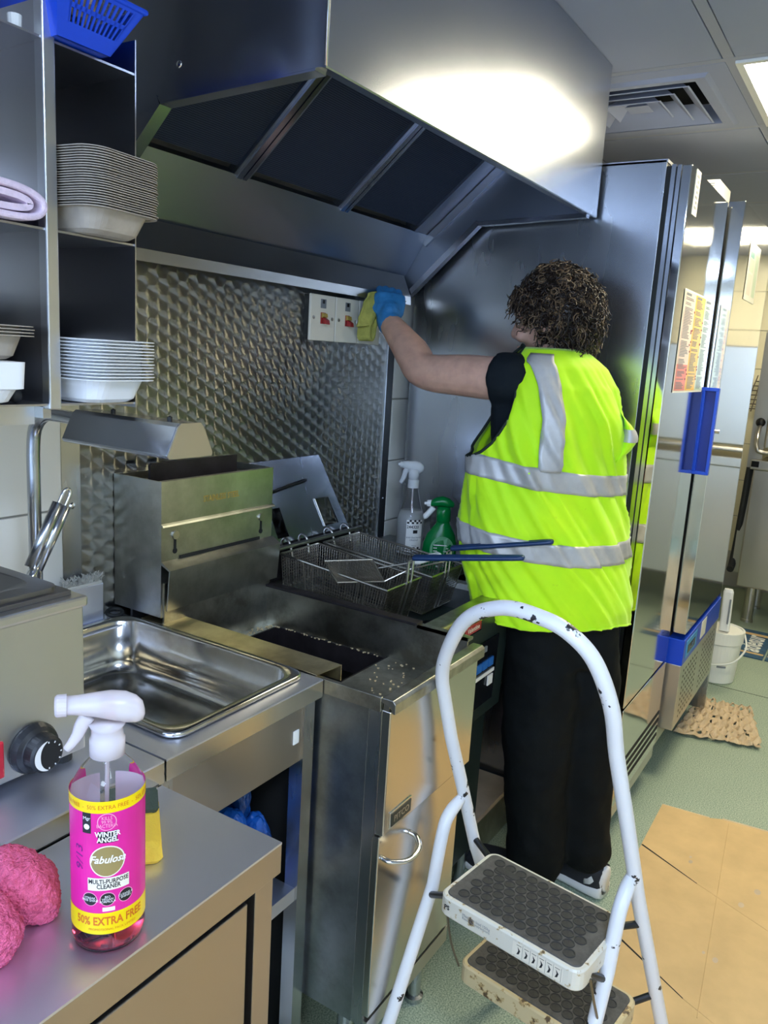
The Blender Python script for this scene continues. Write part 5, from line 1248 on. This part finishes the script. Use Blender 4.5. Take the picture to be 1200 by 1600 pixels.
# head: cranium, face, nose, chin, brows, lips, ears
hb_ = B().ball((0, 0, 0), 1, 28, 20)
for p in hb_.v:
    f, s_, u_ = p.x*.097, p.y*.076, p.z*.118
    if u_ < 0: s_ *= 1-.28*(-u_/.118)**1.3; f = f*(1-.10*(-u_/.118)) if f > 0 else f*(1-.35*(-u_/.118))
    b_p = hq(f-.004, s_, u_); p.x, p.y, p.z = b_p.x, b_p.y, b_p.z
b.add(hb_.v, hb_.f)
limb(b, [hq(.090, 0, .018), hq(.101, 0, -.004), hq(.109, 0, -.022), hq(.098, 0, -.031)], [.008, .010, .0125, .008], 12)
for s_ in (-1, 1):
    b.ball(hq(.100, .010*s_, -.029), .0075, 10, 7); b.ball(hq(.086, .030*s_, .024), .012, 10, 7, (1, 1, .7)); b.ball(hq(.070, .043*s_, -.028), .022, 12, 8)
    b.loft([[hq(-.006+.020*cos(a)*k_, (.074+d_)*s_, -.008+.030*sin(a)*k_) for a in [2*pi*i/14 for i in range(14)]] for k_, d_ in ((.7, -.010), (1, .004), (.85, .010), (.5, .005))])
limb(b, [hq(.092, -.018, -.056), hq(.099, 0, -.055), hq(.092, .018, -.056)], [.004, .006, .004], 10)
limb(b, [hq(.090, -.016, -.064), hq(.097, 0, -.064), hq(.090, .016, -.064)], [.004, .0065, .004], 10)
b.ball(hq(.080, 0, -.092), .022, 14, 9)
# hands: palm, four fingers of different lengths, thumb
def hand(b, wr, fwd, palm, scale=1, curl=1.0, fr=1.0, thumb_side=1):
    fwd = fwd.normalized(); side = fwd.cross(palm).normalized(); pn = side.cross(fwd).normalized()
    if pn.dot(palm) < 0: pn = -pn
    s = scale
    limb(b, [wr-fwd*.012*s, wr+fwd*.018*s], [.024*s*fr, .027*s*fr], 12)
    b.loft([[wr+fwd*a*s+side*(w_*s*fr*cos(2*pi*k/16))+pn*(h_*s*fr*sin(2*pi*k/16)) for k in range(16)] for a, w_, h_ in ((.005, .024, .017), (.03, .036, .019), (.065, .041, .017), (.088, .039, .014), (.094, .03, .009))])
    for k, (off_, L_) in enumerate(((.030, .072), (.0105, .082), (-.0095, .077), (-.0285, .060))):
        r0 = wr+fwd*.085*s+side*off_*s
        c1, c2, c3 = .55*curl, 1.35*curl, 2.1*curl
        p1 = r0+(fwd*cos(c1)+pn*sin(c1))*L_*.45*s; p2 = p1+(fwd*cos(c2)+pn*sin(c2))*L_*.32*s; p3 = p2+(fwd*cos(c3)+pn*sin(c3))*L_*.23*s
        limb(b, [r0-fwd*.012*s, r0, p1, p2, p3], [.0085*s*fr, .0095*s*fr, .0088*s*fr, .008*s*fr, .0065*s*fr], 10, sub=3)
    t0 = wr+fwd*.028*s+side*.026*s*thumb_side
    t1 = t0+(fwd*.55+side*.6*thumb_side+pn*.45).normalized()*.040*s; t2 = t1+(fwd*.75+side*.12*thumb_side+pn*.55).normalized()*.032*s; t3 = t2+(fwd*.8-side*.1*thumb_side+pn*.5).normalized()*.022*s
    limb(b, [t0, t1, t2, t3], [.014*s*fr, .012*s*fr, .0105*s*fr, .008*s*fr], 10, sub=3)
hd_f = V((.30, .20, .80)); hd_p = V((.75, .65, -.12))
hand(b, wrL, hd_f, hd_p, .90, 1.0, .92)
hand(b, wrR, (wrR-elR)+V((0, 0, .0)), FA_*.3+V((0, 0, -1)), .80, .6)
bo = obj('body', b, 'skin', P_, smooth=True); remesh(bo, .0055, 5, .5)
for s_ in (-1, 1):
    e_ = obj('eye', B().ball(hq(.077, .031*s_, .006), .0120, 14, 9), 'eye_white', P_, smooth=True)
    obj('iris', B().ball(hq(.0850, .0318*s_, .005), .0058, 12, 7), 'hair_brown', e_, smooth=True)
b = B(); hand(b, wrL, hd_f, hd_p, .93, .96, 1.26)
limb(b, [wrL-(wrL-elL).normalized()*.022, wrL, wrL+hd_f.normalized()*.030], [.0345, .0345, .034], 14)
go = obj('glove', b, 'glove_blue', P_, smooth=True); remesh(go, .0034, 3, .4, (.02, .004))
# t-shirt
b = B()
b.loft([ring(pv(-.01, 0, .92), .160, .108), ring(pv(-.035, .01, 1.1), .150, .10), ring(pv(-.047, .02, 1.20), .168, .108), ring(pv(-.056, .022, 1.33), .172, .104), ring(pv(-.062, .027, 1.42), .128, .068), ring(pv(-.064, .032, 1.462), .070, .058)])
b.ball(pv(-.110, -.030, 1.365), .076, 18, 12); b.tube(smooth_path([pv(-.10, -.03, 1.395), shL, shL.lerp(elL, .08), shL.lerp(elL, .15)], 4), [.070]*4+[.068]*4+[.067]*4+[.066], 20)
limb(b, [pv(-.02, .075, 1.38), shR, shR.lerp(elR, .5), shR.lerp(elR, .85)], [.080, .068, .060, .058], 18)
to = obj('t_shirt', b, 'tshirt_black', P_, smooth=True); remesh(to, .009, 5, .5, (.07, .012))
# trousers
b = B()
b.loft([ring(pv(-.004, 0, .93), .145, .105), ring(pv(.0, 0, .86), .152, .11), ring(pv(.008, .002, .76), .150, .104), ring(pv(.03, -.008, .68), .140, .10)])
limb(b, [pv(-.040, -.03, .82), pv(-.012, -.048, .62), pv(-.004, -.055, .44), pv(.012, -.050, .25), pv(.024, -.048, .09)], [.092, .099, .090, .080, .076], 20)
limb(b, [pv(.080, .03, .82), pv(.105, .03, .62), pv(.122, .032, .44), pv(.142, .024, .25), pv(.156, .014, .125)], [.090, .092, .083, .074, .070], 20)
tr_ = obj('trousers', b, 'trouser_black', P_, smooth=True); remesh(tr_, .010, 4, .5, (.09, .022))
# shoes
def shoe(c, d, label=None):
    d = d.normalized(); s_ = V((-d.y, d.x, 0))
    def prof(zl, k=1):
        return [(-.078, .022), (-.070, .033), (-.03, .037), (.03, .038), (.09, .046), (.14, .045), (.175, .034), (.190, .016)]
    def foot(z0, z1, grow, name, mat, par, tops=None):
        rings = []
        for i, (a, w_) in enumerate(prof(0)):
            zt2 = tops[i] if tops else z1
            w2 = (w_+grow); n = 16; pts_ = []
            for k in range(n):
                th = 2*pi*k/n; y = cos(th); z = sin(th)
                yy_ = w2*(abs(y)**.7)*(1 if y > 0 else -1); zz = (z0+zt2)/2+(zt2-z0)/2*(abs(z)**.6)*(1 if z > 0 else -1)
                pts_.append(c+d*a+s_*yy_+V((0, 0, zz)))
            rings.append(pts_)
        return obj(name, B().loft(rings), mat, par, smooth=True)
    up__ = foot(.012, .09, 0, 'shoe', 'shoe_dark', P_, [.085, .095, .098, .088, .075, .062, .052, .035])
    foot(.001, .032, .004, 'sole', 'shoe_white', up__, [.048, .044, .034, .030, .030, .030, .030, .026])
    b = B(); rings = []
    for a, w_, zt2 in ((-.081, .014, .072), (-.076, .028, .076), (-.05, .037, .07), (-.03, .039, .05)):
        rings.append([c+d*a+s_*w_*cos(2*pi*k/14)+V((0, 0, .02+zt2*.5+(zt2*.5)*sin(2*pi*k/14))) for k in range(14)])
    obj('heel_counter', b.loft(rings), 'shoe_white', up__, smooth=True)
dsh = V((.22, .975, 0))
shoe(V((2.058, .542, 0)), dsh); shoe(V((1.935, .672, 0)), V((.12, .99, 0)))
# hi-vis vest: one surface with armholes cut out
VU = [(.765, -.002, .222), (.83, -.006, .228), (.95, -.032, .229), (1.05, -.044, .225), (1.15, -.052, .212), (1.24, -.056, .204), (1.32, -.048, .190), (1.40, -.052, .166), (1.445, -.058, .142), (1.47, -.062, .112), (1.488, -.064, .085)]
def vring(u):
    for k in range(len(VU)-1):
        if u <= VU[k+1][0] or k == len(VU)-2:
            t_ = (u-VU[k][0])/(VU[k+1][0]-VU[k][0]); t_ = max(0, min(1, t_)); return VU[k][1]*(1-t_)+VU[k+1][1]*t_, VU[k][2]*(1-t_)+VU[k+1][2]*t_
def hem(th): return .792+.034*cos(th)-.018*cos(2*th+1.0)
def vest(th, u, d=0):
    c_, a = vring(u); bb = a*(.70 if u < 1.38 else .70+.05*(u-1.38)/.1)
    fold = min(1, (1.49-u)/.12)
    q_ = V((cos(th), sin(th), u*1.4))
    s = th-u*3.0
    dd = fold*(.014*noise.noise(V((s*2.1, u*2.2, 1)))+.010*noise.noise(V((s*4.6+3, u*1.7, 4)))+.005*noise.noise(V((s*9, u*4, 8)))+.0025*noise.noise(V((s*18, u*9, 3))))
    dd += fold*.008*(1-abs(noise.noise(V((s*3.2+5, u*1.3, 6))))*2.2)**3*(1 if u < 1.4 else 0)
    dd += fold*.014*max(0, sin(s*3.4+.6+2*noise.noise(V((th, u*2, 7)))))**3*(1 if u < 1.25 else max(0, 1-(u-1.25)*6))
    nrm = (LA*cos(th)*.7+FA_*sin(th)).normalized()
    return pv(c_, .012, u)+LA*(a*cos(th))+FA_*(bb*sin(th))+nrm*(dd+d)
HOLES = ((.27, .72), (pi-.62, .62))
def snap(th, u):
    t1 = (th+pi) % (2*pi)-pi
    for t0, uw in HOLES:
        q = math.sqrt(((t1-t0)/uw)**2+((u-1.352)/.142)**2)
        if q < 1:
            q = max(q, .02); return True, t0+(t1-t0)/q, 1.352+(u-1.352)/q
    return False, th, u
def in_hole(th, u, g=0):
    th = (th+pi) % (2*pi)-pi
    for t0, uw in HOLES:
        dt = abs(th-t0)
        if dt < pi and (dt/uw)**2+((u-1.352)/.142)**2 < 1: return True
    return False
b = B(); NT, NU = 150, 96
rows = []
for j in range(NU+1):
    v = j/NU; rows.append([(2*pi*i/NT, hem(2*pi*i/NT)*(1-v)+1.488*v) for i in range(NT)])
def cut_surface(b, rows, d, close=True):
    """build the surface from (angle, height) rows and cut the armholes with clean edges"""
    ins = []; pr = []
    for r in rows:
        row = []
        for th, u in r:
            h, th2, u2 = snap(th, u); ins.append(h); row.append(vest(th2, u2, d))
        pr.append(row)
    b.loft(pr, False, False, close)
    b.f = [f for f in b.f if not all(ins[i] for i in f)]
cut_surface(b, rows, 0)
vo = obj('hi_vis_vest', b, 'hivis', P_, smooth=True, solid=.003)
def band(ucf, hw, name='reflective_band'):
    b = B(); cut_surface(b, [[(2*pi*i/NT, ucf(2*pi*i/NT)+hw*(2*k/6-1)) for i in range(NT)] for k in range(7)], .0035)
    obj(name, b, 'reflective_tape', vo, smooth=True, solid=.002)
band(lambda th: 1.176+.020*cos(th)+.012*sin(th), .0265); band(lambda th: 1.000+.016*cos(th)+.012*sin(th), .0265)
for sgn in (1,):
    b = B(); rows = []
    for k in range(41):
        u = 1.195+(1.474-1.195)*k/40; c_, a = vring(u); row = []
        for m_ in range(7):
            s_ = sgn*(.066+.050*m_/6)*min(1, a/.13); row.append(vest(-math.acos(max(-1, min(1, s_/a))), u, .007))
        rows.append(row)
    b.loft(rows, False, False, False)
    obj('reflective_strap', b, 'reflective_tape', vo, smooth=True, solid=.002)
for t0, uw in HOLES:
    pth_ = []
    for k in range(48):
        a = 2*pi*k/48; pth_.append(vest(t0+uw*cos(a), 1.352+.142*sin(a), .002))
    obj('armhole_binding', B().tube(pth_, .0038, 7, closed=True), 'vest_binding', vo, smooth=True)
b = B().tube([vest(2*pi*i/NT, hem(2*pi*i/NT)+.003, .001) for i in range(NT)], .0028, 6, closed=True); obj('hem_seam', b, 'hivis', vo, smooth=True)
# small front flap of the vest showing past the right arm
b = B(); rings = []
for k in range(9):
    v = k/8; c0_ = pv(.118+.028*sin(pi*v), .05, 1.215+.125*v)
    rings.append([c0_+PR*(.020*sin(pi*min(1, v+.08))*cos(2*pi*i/12))+PF*(.045*sin(2*pi*i/12)) for i in range(12)])
fl_ = obj('vest_flap', b.loft(rings), 'hivis', vo, smooth=True)
b = B(); rings = []
for k in range(5):
    v = .42+.26*k/4; c0_ = pv(.118+.028*sin(pi*v), .05, 1.215+.125*v)
    rings.append([c0_+PR*(.023*sin(pi*min(1, v+.08))*cos(2*pi*i/12))+PF*(.048*sin(2*pi*i/12)) for i in range(12)])
obj('reflective_band', b.loft(rings, False, False), 'reflective_tape', vo, smooth=True)
# curly hair
rr = random.Random(17)
hd0, hl0 = B(), B()
cap = B().ball((0, 0, 0), 1, 30, 20)
cap.v = [hq(p.x*.106-.012, p.y*.088, p.z*.112+.020) for p in cap.v]
cap.f = [f for f in cap.f if not (sum((cap.v[i]-HC).dot(hf) for i in f)/len(f) > .055 and sum((cap.v[i]-HC).dot(hu) for i in f)/len(f) < .055)
         and not (sum((cap.v[i]-HC).dot(hf) for i in f)/len(f) > .012 and sum((cap.v[i]-HC).dot(hu) for i in f)/len(f) < -.005)]
n_s = 0
while n_s < 1700:
    z = rr.uniform(-1, 1); a = rr.uniform(0, 2*pi); q_ = V((math.sqrt(1-z*z)*cos(a), math.sqrt(1-z*z)*sin(a), z))
    f, s_, u_ = q_.x*.098-.012, q_.y*.080, q_.z*.108+.020
    if f > .050 and u_ < .062: continue
    if f > .008 and u_ < -.012: continue
    if u_ < -.075: continue
    if f > -.02 and u_ < -.045: continue
    n_s += 1
    root = hq(f, s_, u_); out = (hf*q_.x+hs_*q_.y+hu*q_.z).normalized()
    side = out.cross(V((0, 0, 1)));
    side = side.normalized() if side.length > .05 else hs_
    L_ = rr.uniform(.030, .060); rad = rr.uniform(.005, .011); tw = rr.uniform(1.3, 2.6)*rr.choice((-1, 1)); ph = rr.uniform(0, 6.28)
    drop = rr.uniform(.2, .9); dirn = (out+side*rr.gauss(0, .5)+V((0, 0, rr.gauss(0, .35)))).normalized(); pts = []
    if f > .02 and u_ > .04: dirn = (dirn*.8+hf*.7+hu*-.35).normalized(); L_ *= 1.35
    x_, y_ = frame_axes(dirn)
    for k in range(11):
        t_ = k/10; p = root+dirn*L_*.62*t_-V((0, 0, 1))*drop*L_*.75*t_*t_+(x_*cos(ph+tw*2*pi*t_)+y_*sin(ph+tw*2*pi*t_))*rad*min(1, t_*3)
        pts.append(p)
    th_ = rr.uniform(.0013, .0030)
    (hl0 if rr.random() < .30 else hd0).tube(pts, [th_*(1-.5*k/10) for k in range(11)], 4, False)
hr = obj('hair', cap, 'hair_brown', P_, smooth=True)
obj('curls', hd0, 'hair_brown', hr, smooth=True, kind='stuff'); obj('highlighted_curls', hl0, 'hair_brown_light', hr, smooth=True, kind='stuff', label='lighter brown curls')
# cloth in the gloved hand
b = B(); NC, NR = 40, 30; rows = []
for j in range(NR+1):
    v = j/NR; row = []
    for i in range(NC+1):
        u = i/NC
        xt = 1.925+.195*u; zt2 = 1.646-.036*u-.03*(1-u)**3; zb2 = 1.520+.070*u**1.3
        x = xt-.045*v*(1-u*.6); z = zt2+(zb2-zt2)*v
        y = 1.288+.010*sin(u*13+v*2.2)*(.4+v*.7)+.006*noise.noise(V((u*5, v*5, 2)))-.006*v-.02*max(0, u-.55)*(1-v)
        row.append(V((x, y, z)))
    rows.append(row)
b.loft(rows, False, False, False)
t = thing('cleaning_cloth', 'olive yellow microfibre cloth held against the wall by a blue glove', 'cloth', (2.02, 1.29, 1.49))
obj('cloth_drape', b, 'cloth_yellow', t, smooth=True, solid=.004)
lpth = [V((1.935, 0, 1.560)), V((1.918, 0, 1.525)), V((1.915, 0, 1.498)), V((1.925, 0, 1.486)), V((1.938, 0, 1.494)), V((1.946, 0, 1.525)), V((1.958, 0, 1.548)), V((1.985, 0, 1.552))]
o = obj('cloth_fold', ribbon(smooth_path(lpth, 5), .006, 1.268, 1.310), 'cloth_yellow', t)
o.data.transform(Matrix.Identity(4))
